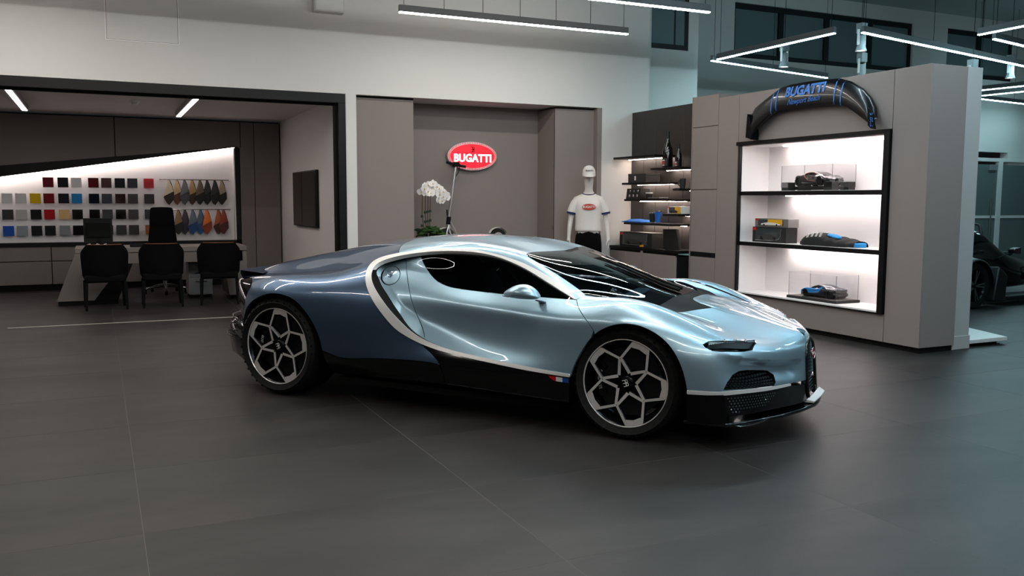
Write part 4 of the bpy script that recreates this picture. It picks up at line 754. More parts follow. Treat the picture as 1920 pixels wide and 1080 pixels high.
# ---- splitter
pl=[(1.74,.955),(1.90,.945),(2.00,.92),(2.12,.76),(2.23,.55),(2.32,.32),(2.37,.12),(2.375,0)]
full=[(x,-r) for x,r in pl]+[(x,r) for x,r in pl[::-1][1:]]
MB().prism(full+[(1.74,.5),(1.74,-.5)],.150,.172).build('splitter','carbon_gloss',car,bevel=.006)
for s in (1,-1):
    rows=[[(x-(.02 if i<3 else .03),-s*(r-.02),.172),(x-.01,-s*(r-.008),.172+.02)] for i,(x,r) in enumerate(pl)]
    # side fin ahead of the wheel
    MB().loft([[(1.765,-s*.975,.175),(1.765,-s*.95,.175),(1.765,-s*.965,.335),(1.765,-s*.985,.335)],[(1.88,-s*.965,.172),(1.88,-s*.935,.172),(1.88,-s*.94,.335),(1.88,-s*.965,.335)],[(1.985,-s*.94,.172),(1.985,-s*.90,.172),(1.965,-s*.91,.338),(1.965,-s*.935,.338)]]).build('corner_fin','carbon_matte',car,smooth=40)
    MB().tube([(2.015,-s*.895,.185),(2.02,-s*.885,.158),(2.05,-s*.85,.145),(2.10,-s*.79,.146),(2.15,-s*.71,.156),(2.185,-s*.64,.17)],.0045,6).build('splitter_edge','steel',car,smooth=60)
# ---- horseshoe grille
hsx=E_['horse'];P=S(hsx[:,0],hsx[:,1]);R_=toB(P,1);Lf=toB(P,-1)
loop=[tuple(p) for p in R_]+[tuple(p) for p in Lf[::-1]]
loop=[p for i,p in enumerate(loop) if i==0 or (Vector(p)-Vector(loop[i-1])).length>.004]
hg=MB().tube([(p[0]+.004,p[1],p[2]) for p in loop],.010,10).build('horseshoe_frame','black_gloss',car,smooth=60)
bk=[(p[0]-.035,p[1]*1.0,p[2]) for p in loop];MB().add(bk,[list(range(len(bk)))[::-1]]).build('grille_back','black_matte',hg)
g=MB()
zs=np.linspace(.22,.585,18)
def hw_at(z): return float(np.interp(z,P[::-1,2],P[::-1,1]))
for z in zs:
    w_=hw_at(z)
    if w_>.02: g.obox(Matrix.Translation((2.292-(z-.4)*.10,0,z)),.004,w_,.0022)
for y in np.linspace(-.15,.15,13):
    zt=float(np.interp(abs(y),P[:10,1],P[:10,2])) if abs(y)<.16 else .3
    g.add([(2.300,y-.002,.2),(2.300,y+.002,.2),(2.28,y+.002,zt),(2.28,y-.002,zt)],[(0,1,2,3)])
gg=g.build('grille_bars','grille_mesh',hg);gg['kind']='stuff'
bd=MB();n=24;M=frame3((2.318,-.0,.475),(0,1,0),(-.1,0,.995),(.995,0,.1))
bd.prism([(.055*math.cos(a),.034*math.sin(a)) for a in np.linspace(0,2*math.pi,n+1)[:-1]],0,.008);bd.v=[tuple(M@Vector(p)) for p in bd.v]
b_=bd.build('badge','badge_red',hg);tb=MB().tube([tuple(M@Vector((.056*math.cos(a),.035*math.sin(a),.006))) for a in np.linspace(0,2*math.pi,n+1)[:-1]],.004,6,closed=True).build('badge_ring','steel',b_,smooth=60)
text('lettering','BUGATTI',.020,M@Matrix.Translation((0,0,.0082)),'decal_white',b_,depth=.0006,bold=.0004)
MB().loft([[(2.318,-.17,.20),(2.365,-.15,.188),(2.36,-.15,.176),(2.30,-.17,.18)],[(2.352,-.12,.235),(2.395,-.09,.215),(2.39,-.09,.2),(2.335,-.12,.19)],[(2.352,.12,.235),(2.395,.09,.215),(2.39,.09,.2),(2.335,.12,.19)],[(2.318,.17,.20),(2.365,.15,.188),(2.36,.15,.176),(2.30,.17,.18)]]).build('horseshoe_lip','silver_trim',hg,bevel=.003)
# ---- mirrors
for s in (1,-1):
    mr=empty('door_mirror');mr.parent=car;mr.location=(.66,-.985*s,.862);mr.scale=(1,s,1)
    rings=[]
    for x,h,wd,cz in ((-.115,.003,.006,.0),(-.085,.026,.035,.004),(-.04,.048,.062,.008),(.005,.060,.078,.012),(.055,.062,.078,.012),(.10,.050,.062,.006),(.128,.030,.04,-.002),(.138,.008,.012,-.006)):
        rings.append([(x+(.012*(1-abs(math.sin(a)))),wd*math.cos(a),cz+h*(math.sin(a) if math.sin(a)>0 else .62*math.sin(a))) for a in np.linspace(0,2*math.pi,17)[:-1]])
    MB().loft(rings).build('mirror_shell','paint_light',mr,subsurf=1)
    MB().loft([[(.06,.05,-.03),(.12,.05,-.03),(.12,.085,-.03),(.06,.085,-.03)],[(.075,.11,-.055),(.135,.11,-.055),(.135,.15,-.05),(.075,.15,-.05)],[(.06,.17,-.075),(.15,.17,-.075),(.15,.21,-.06),(.06,.21,-.06)]]).build('mirror_arm','paint_dark',mr,subsurf=1)
    MB().loft([[(x,-wd*1.01,-.012),(x,-wd*1.01,-.004),(x,-wd*.9,-.004),(x,-wd*.9,-.012)] for x,wd in ((-.11,.012),(-.085,.037),(-.04,.064))]).build('indicator','headlamp',mr)
# ---- roof spoiler, rear bumper, diffuser
rows=[]
for y in np.linspace(-.60,.60,21):
    k=1-(abs(y)/.60)**3*.20;xr_=-2.23+.16*(abs(y)/.6)**2.2;rows.append([(xr_+.24,y,.872),(xr_+.10,y,.882),(xr_,y,.888),(xr_-.004,y,.862),(xr_+.05,y,.80),(xr_+.16,y,.74)])
MB().grid(rows,flip=True).build('rear_spoiler','paint_dark',car,smooth=50)
for s in (1,-1):
    pl2=[(-1.745,.905),(-1.85,.875),(-1.98,.80),(-2.10,.68),(-2.19,.50),(-2.22,.25),(-2.23,0)]
    lo=[];
    for z,k in ((.225,-.05),(.26,.0),(.40,.02),(.50,.0),(.52,-.04)): lo.append([(x-(k if i>1 else k*.3),-s*(r+(k*.5 if r>.1 else 0)),z-.05*(i==0)) for i,(x,r) in enumerate(pl2)])
    MB().grid(lo,flip=s<0).build('rear_bumper','carbon_gloss',car,smooth=50)
    for k in range(4):
        z=.40+.045*k;MB().tube([(x-.03+.012*k,-s*(r+.022-.01*k),z) for x,r in pl2[1:5]],.004,6).build('bumper_fin','steel' if k==3 else 'carbon_gloss',car,smooth=60)
    MB().tube([(-2.16,-s*.44,.80),(-2.205,-s*.2,.805),(-2.215,0,.805)],.008,6).build('tail_light','badge_red',car,smooth=60)
# black air slot along the inner flank of each front fender
vc=[(1.24,.735),(1.34,.705),(1.46,.675),(1.60,.655),(1.74,.63),(1.86,.60)]
for s in (1,-1):
    cols=[]
    for i,(x,r_) in enumerate(vc):
        best=None
        for v_ in np.linspace(.66,.98,65):
            u_=uatx(x,v_);q=S([u_],[v_])[0];d_=abs(q[1]-r_)
            if best is None or d_<best[0]: best=(d_,u_,v_)
        w_=.012*math.sin(math.pi*(i+.35)/(len(vc)-.3));cols.append(Sb([(best[1],best[2]+w_),(best[1],best[2]-w_)],s,.0018))
    MB().grid(cols,flip=s<0).build('fender_slot','black_matte',car)
# ---- wipers, flag, fuel cap emblem, roof seam logo
for k,(a,b) in enumerate((((1.43,.05),(.86,-.02)),((1.42,-.05),(.92,-.10)))):
    pts=[]
    for t in np.linspace(0,1,9):
        x=a[0]+(b[0]-a[0])*t;r_=a[1]+(b[1]-a[1])*t;v_=VMX-abs(r_)/.42*.38 if abs(r_)<.42 else 1.2;u_=uatx(x,v_);q=S([u_],[v_])[0]+nrm(S,np.array([u_]),np.array([v_]))[0]*.02;pts.append((q[0],-r_,q[2]))
    MB().tube(pts,[.012-.006*t for t in np.linspace(0,1,9)],6).build('wiper','black_matte',car,smooth=60)
f0=E_['flag'];xa,xb=float(S(f0[:1,0],f0[:1,1])[0,0]),1.02
for s in (1,-1):
    for m_,(t0,t1) in (('decal_red',(0,.38)),('decal_white',(.38,.70)),('decal_blue',(.70,1.0))):
        cols=[]
        for t in np.linspace(t0,t1,5):
            ut=f0[0,0]+(f0[3,0]-f0[0,0])*t;vt=np.interp(ut,cl[len(E_['cl_top']):,0],cl[len(E_['cl_top']):,1])-.010;h=.028*min(1,t*3.2)**.6
            cols.append(Sb([(ut,vt),(ut,vt-h)],s,.0012))
        MB().grid(cols,flip=s>0).build('tricolor_stripe',m_,car)
fc=E_['fuelcap'][:-1].mean(0);q=Sin(fc[:1],fc[1:]);n_=nrm(Sin,fc[:1],fc[1:])[0]
for s in(1,-1):
    c=toB(q+n_*.003,s)[0];nb_=toB(n_[None],s)[0];z_=Vector(nb_).normalized();xax=Vector((0,0,1)).cross(z_).normalized();yax=z_.cross(xax)
    eb_logo('fuel_cap_emblem',frame3(c,xax,yax,z_),.045,'paint_dark',car,.003)

# ================================================================ NICHE: SAMPLES, DESK, CHAIRS
ORD=['first','second','third','fourth','fifth','sixth','seventh','eighth','ninth','tenth','eleventh']
SX=[-1.27,-1.08,-.88,-.69,-.48,-.29,-.04,.15,.35,.54,.79]
SW=[(1.722,'top',{3:('6E1420','dark red',1),4:('15161C','black',1),5:('E8E6E4','white',1),6:('5E0F18','wine red',1),7:('5B3F3C','brown',1),8:('131B26','navy',1),9:('43484A','grey',1),10:('C4202A','bright red quilted',0)}),
(1.468,'second',{0:('E6E6E4','white',1),1:('E2E0DC','ivory',1),2:('E8C015','yellow',1),3:('7A0C16','deep red',1),4:('101116','black',1),5:('1F86C6','sky blue',1),6:('121C28','dark navy',1),7:('1E2A30','slate',0),8:('2A1012','maroon black',1),9:('33282A','dark brown',0),10:('2C2324','brown quilted',0)}),
(1.213,'third',{0:('0E0E0E','black',0),1:('B8B8B4','silver',1),2:('0D0D0E','jet black',1),3:('A80F1A','red',1),4:('D9B27A','beige',1),5:('0C0C0D','black',1),6:('0B0B0C','black carbon',1),7:('1B2024','charcoal',0),8:('0C0C0E','black carbon',1),9:('2B2526','dark grey',0),10:('141E2C','navy leather',0)}),
(.957,'lowest',{0:('1750A8','royal blue',1),1:('8E979C','silver blue',1),2:('101014','black',1),3:('0D0D0F','black',1),4:('84888A','grey',1),5:('0B0B0D','black',1),7:('14181A','charcoal',0),8:('141416','black',0),9:('1D1B1C','dark grey',0),10:('9A5A28','tan leather',0)})]
mat('mount_grey','9A9696',.5)
for z,rw,cols in SW:
    for c,(hx,nm,gl) in cols.items():
        e=empty('paint_sample' if c<10 else 'leather_sample',(SX[c],16.02,z-.08),label='%s sample plate, %s row, %s column from left'%(nm,rw,ORD[c]),cat='sample',group='sample plates on the lit display')
        k='sw_'+hx
        if k not in MATS: mat(k,hx,.12 if gl else .55,coat=.4 if gl else 0)
        p=MB()
        p.prism([(-.098,.0),(-.083,.0),(-.105,.158),(-.120,.158)] if gl else [(-.11,0),(-.09,0),(-.085,.158),(-.105,.158)],-.077,.077,'x')
        o=p.build('plate',k,e,bevel=.003)
        if 'quilted' in nm:
            q=MB()
            for i in range(4):
                for j in range(4): q.obox(Matrix.Translation((-.058+.0385*i,-.111,.021+.0385*j))@Matrix.Rotation(math.pi/4,4,'Y'),.013,.004,.013)
            q.build('quilting',k,e,bevel=.003)
        MB().box(-.02,.02,-.09,0,.06,.10).build('mount','mount_grey',e)
# hanging leather samples
RAILS=[(1.79,.97,2.07,'upper'),(1.29,.90,2.07,'lower')]
for z,a,b,nm in RAILS:
    e=empty('hanging_rail',((a+b)/2,15.93,z),label='%s thin steel rail carrying folded leather samples'%nm,cat='rail'); h_=(b-a)/2
    MB().tube([(-h_,0,0),(h_,0,0)],.008,8).build('rod','steel',e,smooth=40)
    for s in(-1,1): MB().tube([(s*h_,.09,0),(s*h_,0,0)],.012,8).build('bracket','steel',e,smooth=40)
LE=[(1.79,'upper',[(1.10,'E9D3B4','2C1712','cream and dark brown'),(1.23,'DDBE92','6B3A1C','sand and chestnut'),(1.345,'77787A','4B4B50','two-tone grey'),(1.47,'BE9766','3A2313','tan and brown'),(1.59,'6E5A48','14100E','taupe and black'),(1.71,'2B2F2E','101211','charcoal'),(1.83,'262A2B','0C0D0E','dark slate'),(1.95,'AE977C','120F10','beige and black')]),
(1.29,'lower',[(1.23,'8A6A48','15100F','light brown and black'),(1.34,'3A2C3C','2A2030','plum'),(1.46,'5D6B78','173F70','grey and navy blue'),(1.59,'56626E','1D4E82','grey and mid blue'),(1.69,'E0701C','8A3416','orange'),(1.88,'B05524','3C1510','rust and maroon'),(1.96,'8C2A18','4C120F','brick red')])]
for z,nm,L in LE:
    for k_,(x,ca,cb,d) in enumerate(L):
        e=empty('leather_swatch',(x,15.90+.045*(k_%2),z),label='folded %s leather sample hanging on the %s rail'%(d,nm),cat='leather sample',group='leather samples on rails')
        for c in (ca,cb):
            if 'le_'+c not in MATS: mat('le_'+c,c,.6,noise=(40,.12,3))
        def leaf(pts,y0,bulge):
            pts=[(p[0]*1.22,p[1]) for p in pts]
            m=MB();n=len(pts);cx=sum(p[0] for p in pts)/n;cz=sum(p[1] for p in pts)/n
            v=[(px_,y0-bulge*min(1,-pz/.2)*.4,pz) for px_,pz in pts]+[(cx,y0-bulge,cz)];v2=[(a_,b_+.006,c_) for a_,b_,c_ in v]
            m.add(v+v2,[(i,(i+1)%n,n) for i in range(n)]+[((i+1)%n+n+1,i+n+1,2*n+1) for i in range(n)]+[(i,i+n+1,(i+1)%n+n+1,(i+1)%n) for i in range(n)]);return m
        leaf([(-.012,-.008),(0,0),(.014,-.008),(.035,-.07),(.062,-.22),(.064,-.32),(.0,-.425),(-.03,-.40),(-.072,-.30),(-.045,-.20)][::-1],.0,.03).build('back_leaf','le_'+cb,e,smooth=50)
        leaf([(-.012,-.012),(.002,-.006),(.030,-.10),(.052,-.20),(-.065,-.275),(-.04,-.13)][::-1],-.035,.025).build('front_leaf','le_'+ca,e,smooth=50)
        MB().lathe([(.006,-.002),(.012,-.002),(.012,.002),(.006,.002),(.006,-.002)],12,'y',(0,-.035,-.035)).build('eyelet','steel',e)
# ---- desk
mat('desk_taupe','726B66',.55,noise=(120,.06,2)); mat('seat_black','070708',.85,spec=.12,bump=(300,.15)); mat('seat_tan','7A4526',.6); mat('chair_leg','060606',.7,spec=.1)
dk=empty('desk',(.72,13.9,0),label='long taupe desk with slanted end panels in the office niche',cat='desk')
MB().box(-1.02,1.26,-.42,.42,.715,.785).build('desktop','desk_taupe',dk,bevel=.006)
MB().box(-.40,1.2,-.40,-.37,.56,.714).build('front_apron','desk_taupe',dk,bevel=.003)
MB().prism([(-1.02,.714),(-.40,.714),(-.40,.56),(-.62,.30),(-.80,.06),(-1.27,.06)],-.42,.38,'y').build('end_panel','desk_taupe',dk,bevel=.004)
MB().prism([(-1.25,0),(-.5,0),(-.5,.058),(-1.25,.058)],-.40,.36,'y').build('foot','black_matte',dk)
MB().prism([(-.80,.06),(-.62,.30),(-.40,.555),(-.30,.555),(-.50,.06)],-.41,.37,'y').build('inner_brace','black_matte',dk)
MB().prism([(1.26,.714),(.9,.714),(1.0,.06),(1.26,.06)],-.40,.38,'y').build('end_panel','desk_taupe',dk,bevel=.004)
for o_,lab in ((None,None),):
    e=empty('monitor',(.0,14.12,.785),label='black computer monitor seen from behind on the desk',cat='monitor')
    MB().box(-.19,.19,-.02,.02,.06,.40).build('panel','black_metal',e,bevel=.006); MB().box(-.16,.16,-.045,-.02,.12,.34).build('rear_cover','black_matte',e,bevel=.01); MB().box(-.03,.03,-.03,.0,0,.12).build('neck','black_matte',e); MB().box(-.12,.12,-.09,.08,0,.012).build('base','black_matte',e,bevel=.003)
e=empty('desk_phone',(.50,13.66,.785),label='small black phone lying on the desk between chairs',cat='phone'); MB().prism([(-.09,0),(.09,0),(.09,.03),(-.09,.05)],-.1,.1,'x').build('phone_body','black_metal',e,bevel=.006); MB().tube([(-.06,-.08,.06),(-.06,.08,.06)],.018,8).build('handset','black_matte',e,smooth=40); MB().box(-.05,.05,-.085,-.03,.04,.046).build('keypad','mount_grey',e)
for k,(ya,lab) in enumerate(((.0,'white cable looped on the desk beside the monitor'),)):
    e=empty('cable',(-.05,13.62,.786),label=lab,cat='cable'); pts=[(-.12+.03*i,.03*math.sin(i*1.7),.006+.045*abs(math.sin(i*.9))) for i in range(10)]; MB().tube(pts,.006,6).build('cord','white_matte',e,smooth=60)
# ---- visitor chairs seen from behind
def visitor_chair(x,y,rz,lab):
    e=empty('visitor_chair',(x,y,0),rz,label=lab,cat='chair',group='black visitor chairs at the desk')
    rings=[]
    for z,k,b in ((.40,.86,.02),(.45,.96,0),(.60,1.0,-.02),(.78,1.02,-.04),(.84,1.0,-.05),(.862,.94,-.055)):
        R=[]
        for t in np.linspace(-1,1,15): 
            a=t*1.25;R.append((.285*k*math.sin(a)/math.sin(1.25),-.25*math.cos(a)*.9+.02+b,z-.07*max(0,abs(t)-.72)/.28*(1 if z>.6 else 0)))
        I=[(p[0]*.86,p[1]+.05,p[2]-.004) for p in R[::-1]];rings.append(R+I)
    MB().loft(rings).build('backrest','seat_black',e,smooth=60)
    MB().box(-.25,.25,-.20,.27,.36,.46).build('seat','seat_black',e,bevel=.03)
    MB().tube([(.24*math.sin(a),-.215*math.cos(a)-.03,.862) for a in np.linspace(-1,1,11)],.008,6).build('piping','seat_tan',e,smooth=60)
    for sx in (-1,1):
        for yy,s2 in ((-.20,-.03),(.22,.03)):
            MB().loft([[(sx*(.235+.0)+dx,yy+dy,.37) for dx,dy in ((-.022,-.022),(.022,-.022),(.022,.022),(-.022,.022))],[(sx*.245+dx,yy+s2+dy,0) for dx,dy in ((-.014,-.014),(.014,-.014),(.014,.014),(-.014,.014))]][::-1]).build('leg','chair_leg',e)
    return e
visitor_chair(.06,12.98,.05,'black visitor chair at the desk, nearest the slanted desk end'); visitor_chair(.77,13.02,-.02,'black visitor chair at the desk, middle of the three'); visitor_chair(1.53,13.06,-.12,'black visitor chair at the desk, half behind the blue car tail')
# ---- executive chair
e=empty('office_chair',(.92,14.80,0),math.pi,label='tall black executive office chair behind the desk',cat='chair')
rings=[]
for z,hw_,yy,th in ((.50,.24,-.20,.06),(.62,.235,-.24,.07),(.80,.225,-.26,.06),(1.0,.195,-.25,.05),(1.04,.19,-.25,.05),(1.07,.195,-.25,.07),(1.2,.185,-.25,.08),(1.31,.175,-.25,.07),(1.34,.16,-.25,.04)):
    rings.append([(-hw_,yy,z),(-hw_*.9,yy-th*.5,z),(hw_*.9,yy-th*.5,z),(hw_,yy,z),(hw_*.9,yy+th*.5,z),(-hw_*.9,yy+th*.5,z)])
MB().loft(rings).build('backrest','seat_black',e,subsurf=2); MB().box(-.26,.26,-.22,.26,.43,.53).build('seat','seat_black',e,bevel=.03)
MB().tube([(0,0,.10),(0,0,.43)],.03,10).build('gas_column','steel',e,smooth=40)
for k in range(5):
    a=k*2*math.pi/5+.3; MB().tube([(0,0,.12),(.15*math.cos(a),.15*math.sin(a),.11),(.31*math.cos(a),.31*math.sin(a),.075)],[.03,.024,.016],8).build('base_arm','steel',e,smooth=50); MB().lathe([(.0,-.02),(.03,-.02),(.03,.02),(.0,.02)],14,'x',(.31*math.cos(a),.31*math.sin(a),.03)).build('caster','black_matte',e,smooth=40)
for s in(-1,1):
    MB().tube([(s*.27,-.1,.48),(s*.30,-.08,.66),(s*.30,.16,.68)],.018,8).build('armrest','black_matte',e,smooth=50)
e=empty('desk_pedestal',(1.36,14.10,0),label='grey office drawer unit glimpsed under the desk between two chairs',cat='cabinet'); MB().box(-.17,.17,-.25,.25,.05,.56).build('carcass','mount_grey',e,bevel=.006)
for z0,z1 in((.07,.28),(.30,.40),(.42,.54)): dd=MB().box(-.16,.16,-.262,-.25,z0,z1).build('drawer','alu',e); MB().tube([(-.08,-.275,z1-.03),(.08,-.275,z1-.03)],.005,6).build('handle','steel',dd)
for sx in(-1,1):
    for sy in(-1,1): MB().lathe([(0,0),(.02,0),(.02,.05)],12,'z',(sx*.13,sy*.2,0)).build('foot','black_matte',e)

# ================================================================ ALCOVE: SIGN, SCOOTER, ORCHID, MANNEQUIN
sx_,sz_=4.955,2.10
mat('sign_red','D20A1E',.35,emit='E00A1E',es=1.5); emis('sign_white','FFFFFF',3.2); mat('sign_rim','C9C2BE',.3,.6)
sg=empty('oval_sign',(sx_,12.05,sz_),label='red illuminated oval sign with white BUGATTI lettering on the alcove wall',cat='sign')
def ell(a,b,n=64): return [(a*math.cos(t),b*math.sin(t)) for t in np.linspace(0,2*math.pi,n+1)[:-1]]
def yprism(pts,y0,y1): return MB().prism(pts,y0,y1,'y')
yprism(ell(.385,.205),-.075,-.012).build('rim','sign_rim',sg,smooth=40); yprism(ell(.345,.172),-.085,-.0755).build('face','sign_red',sg,smooth=40)
d=MB()
for t in np.linspace(0,2*math.pi,61)[:-1]:
    M=Matrix.Translation((.366*math.cos(t),-.077,.189*math.sin(t))); d.obox(M,.006,.003,.006)
d.build('rim_dots','sign_red',sg)['kind']='stuff'
text('lettering','BUGATTI',.155,FACE_Y((0,-.088,-.035)),'sign_white',sg,depth=.006,bold=.0035,spacing=1.04,sx=.9)
eb_logo('monogram',FACE_Y((0,-.086,.095)),.075,'black_matte',sg,.004)
# plinth
e=empty('display_plinth',(4.75,11.76,0),label='low grey plinth in the alcove carrying scooter and orchid',cat='plinth'); MB().box(-.82,1.1,-.22,.22,.04,.80).build('plinth_body','fabric_taupe',e,bevel=.004); MB().box(-.8,1.08,-.2,.2,0,.04).build('plinth_base','black_matte',e)
# scooter
mat('scooter_silver','B9B7B6',.3,.8)
sc=empty('electric_scooter',(4.82,11.80,.80),label='silver electric scooter with tall handlebar under the oval sign',cat='scooter')
def swheel(x,nm):
    MB().lathe([(.075,-.03),(.12,-.03),(.128,-.02),(.128,.02),(.12,.03),(.075,.03),(.075,-.03)],40,'y',(x,0,.128)).build(nm,'rubber',sc,smooth=40); MB().lathe([(0,-.025),(.075,-.028),(.075,.028),(0,.025)],24,'y',(x,0,.128)).build('wheel_hub','scooter_silver',sc,smooth=40)
swheel(-.36,'wheel'); swheel(.46,'wheel')
MB().box(-.22,.36,-.075,.075,.085,.135).build('deck','black_matte',sc,bevel=.015)
MB().tube([(-.24,0,.12),(-.30,0,.22),(-.315,0,.32)],[.03,.035,.03],10).build('neck','scooter_silver',sc,smooth=50); MB().tube([(-.16,0,.12),(-.21,0,.24),(-.285,0,.36)],.016,8).build('neck_brace','scooter_silver',sc,smooth=50)
for s in(-1,1): MB().tube([(-.36,s*.045,.128),(-.345,s*.045,.22),(-.315,s*.02,.30)],.012,8).build('fork','scooter_silver',sc,smooth=50)
MB().tube([(-.31,0,.32),(-.298,0,.43)],.032,10).build('folding_joint','black_matte',sc,smooth=50); MB().tube([(-.33,-.02,.44),(-.335,-.02,.53)],.010,6).build('latch','black_matte',sc)
MB().tube([(-.298,0,.43),(-.19,0,1.145)],.018,12).build('stem','scooter_silver',sc,smooth=50)
MB().tube([(-.36,-.10,1.19),(-.19,0,1.16),(-.04,.06,1.145)],.015,10).build('handlebar','black_metal',sc,smooth=50)
for a,b in (((-.36,-.10,1.19),(-.27,-.047,1.175)),((-.12,.03,1.152),(-.02,.068,1.143))): MB().tube([a,b],.021,10).build('grip','rubber',sc,smooth=50)
MB().box(-.235,-.145,-.04,.03,1.135,1.20).build('display_unit','black_matte',sc,bevel=.01); MB().tube([(-.15,-.05,1.175),(-.17,-.06,1.07),(-.20,-.03,1.0)],.005,6).build('brake_cable','black_matte',sc)
fd=MB()
for x0 in (-.36,.46):
    P_=[]
    for a in np.linspace(math.radians(25),math.radians(155),13): P_.append([(x0+.145*math.cos(a),-.042,.128+.145*math.sin(a)),(x0+.15*math.cos(a),0,.128+.152*math.sin(a)),(x0+.145*math.cos(a),.042,.128+.145*math.sin(a))])
    MB().grid(P_).build('mudguard','white_lacquer',sc,smooth=60)
# orchid
mat('petal','EFEAE6',.6,sheen=.2); mat('stem_brown','4A3A20',.7); mat('leaf_dark','10200E',.5); mat('moss_green','2C4A16',.85,noise=(60,.4,3)); mat('orchid_lip','C9A24A',.6); mat('pot_white','C8C4C0',.4)
oc=empty('orchid',(4.17,11.70,.80),label='white flowering orchid in moss beside the scooter',cat='plant'); oc.scale=(.95,1,.93)
MB().lathe([(0,0),(.11,0),(.14,.12),(.15,.16),(.14,.16)],28).build('pot','pot_white',oc,smooth=40)
ms=MB()
for k in range(70):
    a=rnd.uniform(0,6.28);r=.17*math.sqrt(rnd.random());z=.17+.12*(1-(r/.18)**2)+rnd.uniform(-.02,.03);M=Matrix.Translation((r*math.cos(a)*1.15+.06,r*math.sin(a),z))@Matrix.Rotation(rnd.uniform(0,3),4,'Z')@Matrix.Rotation(rnd.uniform(-.6,.6),4,'X');ms.obox(M,.035,.028,.010)
ms.build('moss','moss_green',oc,bevel=.006)['kind']='stuff'
for k in range(5):
    a=[2.6,3.3,2.9,3.8,.6][k];L=[.24,.22,.20,.16,.2][k];P_=[]
    for t in np.linspace(0,1,8):
        wd=.035*math.sin(math.pi*(.12+.85*t));x=L*t*math.cos(a);y=.12*t*math.sin(a);z=.16+.24*t-.26*t*t*(1 if k>1 else .5);P_.append([(x,y-wd*.3,z+wd),(x,y,z-.004),(x+.005,y+wd*.3,z-wd)])
    MB().grid(P_).build('leaf','leaf_dark',oc,subsurf=1)
def flower(x,y,z,s,ry,rz):
    f_=MB();M=Matrix.Translation((x,y,z))@Matrix.Rotation(rz,4,'Z')@Matrix.Rotation(ry,4,'X')
    for k,(ang,ln,wd) in enumerate(((90,.055,.022),(90+140,.05,.02),(90-140,.05,.02),(8,.056,.032),(172,.056,.032))):
        a=math.radians(ang);n=6;pts=[]
        for t,w_ in ((0,.2),(.35,.9),(.65,1.0),(.9,.6),(1.0,.12)): pts.append((t*ln*s,w_*wd*s))
        V=[];c,sn=math.cos(a),math.sin(a)
        for l,w_ in pts: V+=[M@Vector((l*c-w_*sn,-.012*s-l*.18,l*sn+w_*c)),M@Vector((l*c,-.018*s-l*.05,l*sn)),M@Vector((l*c+w_*sn,-.012*s-l*.18,l*sn-w_*c))]
        f_.add(V,[(3*i+j,3*i+j+1,3*i+j+4,3*i+j+3) for i in range(4) for j in range(2)])
    o=f_.build('flower','petal',oc,smooth=60); MB().obox(M@Matrix.Translation((0,-.03*s,-.006*s)),.005*s,.006*s,.007*s).build('lip','orchid_lip',o); return o
for k,(x0,top) in enumerate(((-.09,.83),(-.04,.86),(.0,.84),(.035,.82))):
    MB().tube([(x0*.6,0,.2),(x0,.0,.5),(x0+.005,0,top)],[.007,.006,.005],6).build('stem','stem_brown',oc,smooth=50)
    if k>0: MB().tube([(x0,0,top),(x0+.04,0,top+.07),(x0+.13,-.02,top+.07),(x0+.24,-.03,top-.02)],.004,6).build('spray','stem_brown',oc,smooth=50)
    for zz in (.5,.36): MB().obox(Matrix.Translation((x0,0,top-zz+.03*k)),.014,.014,.018).build('clip','leaf_dark',oc)
fp=[(-.11,.86),(-.06,.93),(-.02,.86),(.0,.95),(.05,.90),(.06,.97),(.11,.93),(.10,.85),(.16,.90),(.15,.82),(.20,.86),(.21,.79),(.26,.82),(.14,.74),(.19,.73),(-.05,.84),(.03,.83),(.28,.77),(-.09,.91)]
for k,(x,z) in enumerate(fp): flower(x,-.03+rnd.uniform(-.03,.02),z-.02,1.15,rnd.uniform(-.3,.3),rnd.uniform(-.5,.5))
# ---- mannequin
mat('mannequin_skin','CFC9C4',.45); mat('tee_white','DAD5D0',.9,bump=(40,.1)); mat('tee_navy','16244E',.9); mat('cap_white','DEDAD6',.85); mat('pants_black','050506',.9,spec=.1); mat('tee_red','B23A30',.8)
mq=empty('mannequin',(6.385,11.08,0),-.48,label='white mannequin in cap, white ringer t-shirt and black trousers',cat='mannequin')
def skin(name,J,Ed,m,par,lv=2):
    me=bpy.data.meshes.new(name);me.from_pydata([j[:3] for j in J],Ed,[]);me.update();o=bpy.data.objects.new(name,me);link(o,par);me.materials.append(MATS[m])
    md=o.modifiers.new('skin','SKIN');md.use_smooth_shade=True
    for i,j in enumerate(J): me.skin_vertices[0].data[i].radius=(j[3],j[4]) ;me.skin_vertices[0].data[i].use_root=(i==0)
    s_=o.modifiers.new('sub','SUBSURF');s_.levels=s_.render_levels=lv;return o
J=[(0,0,1.0,.15,.10),(0,-.0,1.16,.135,.095),(0,0,1.33,.155,.105),(0,.01,1.47,.15,.09),(0,.01,1.57,.062,.06),(0,-.005,1.66,.06,.062),(0,-.01,1.74,.075,.09),(0,-.01,1.86,.07,.085)]
Ed=[(0,1),(1,2),(2,3),(3,4),(4,5),(5,6),(6,7)]
for s in (-1,1):
    b=len(J);J+=[(s*.175,.01,1.475,.058,.058),(s*.225,.015,1.36,.048,.05),(s*.255,.02,1.19,.038,.04),(s*.272,-.01,1.05,.034,.035),(s*.28,-.035,.94,.022,.026),(s*.282,-.05,.88,.020,.036)]
    Ed+=[(3,b)]+[(b+i,b+i+1) for i in range(5)]
    h=len(J);J+=[(s*.085,0,.90,.085,.09),(s*.095,0,.50,.058,.06),(s*.10,.02,.10,.036,.042),(s*.105,-.08,.035,.035,.03)];Ed+=[(0,h)]+[(h+i,h+i+1) for i in range(3)]
body=skin('body',J,Ed,'mannequin_skin',mq)
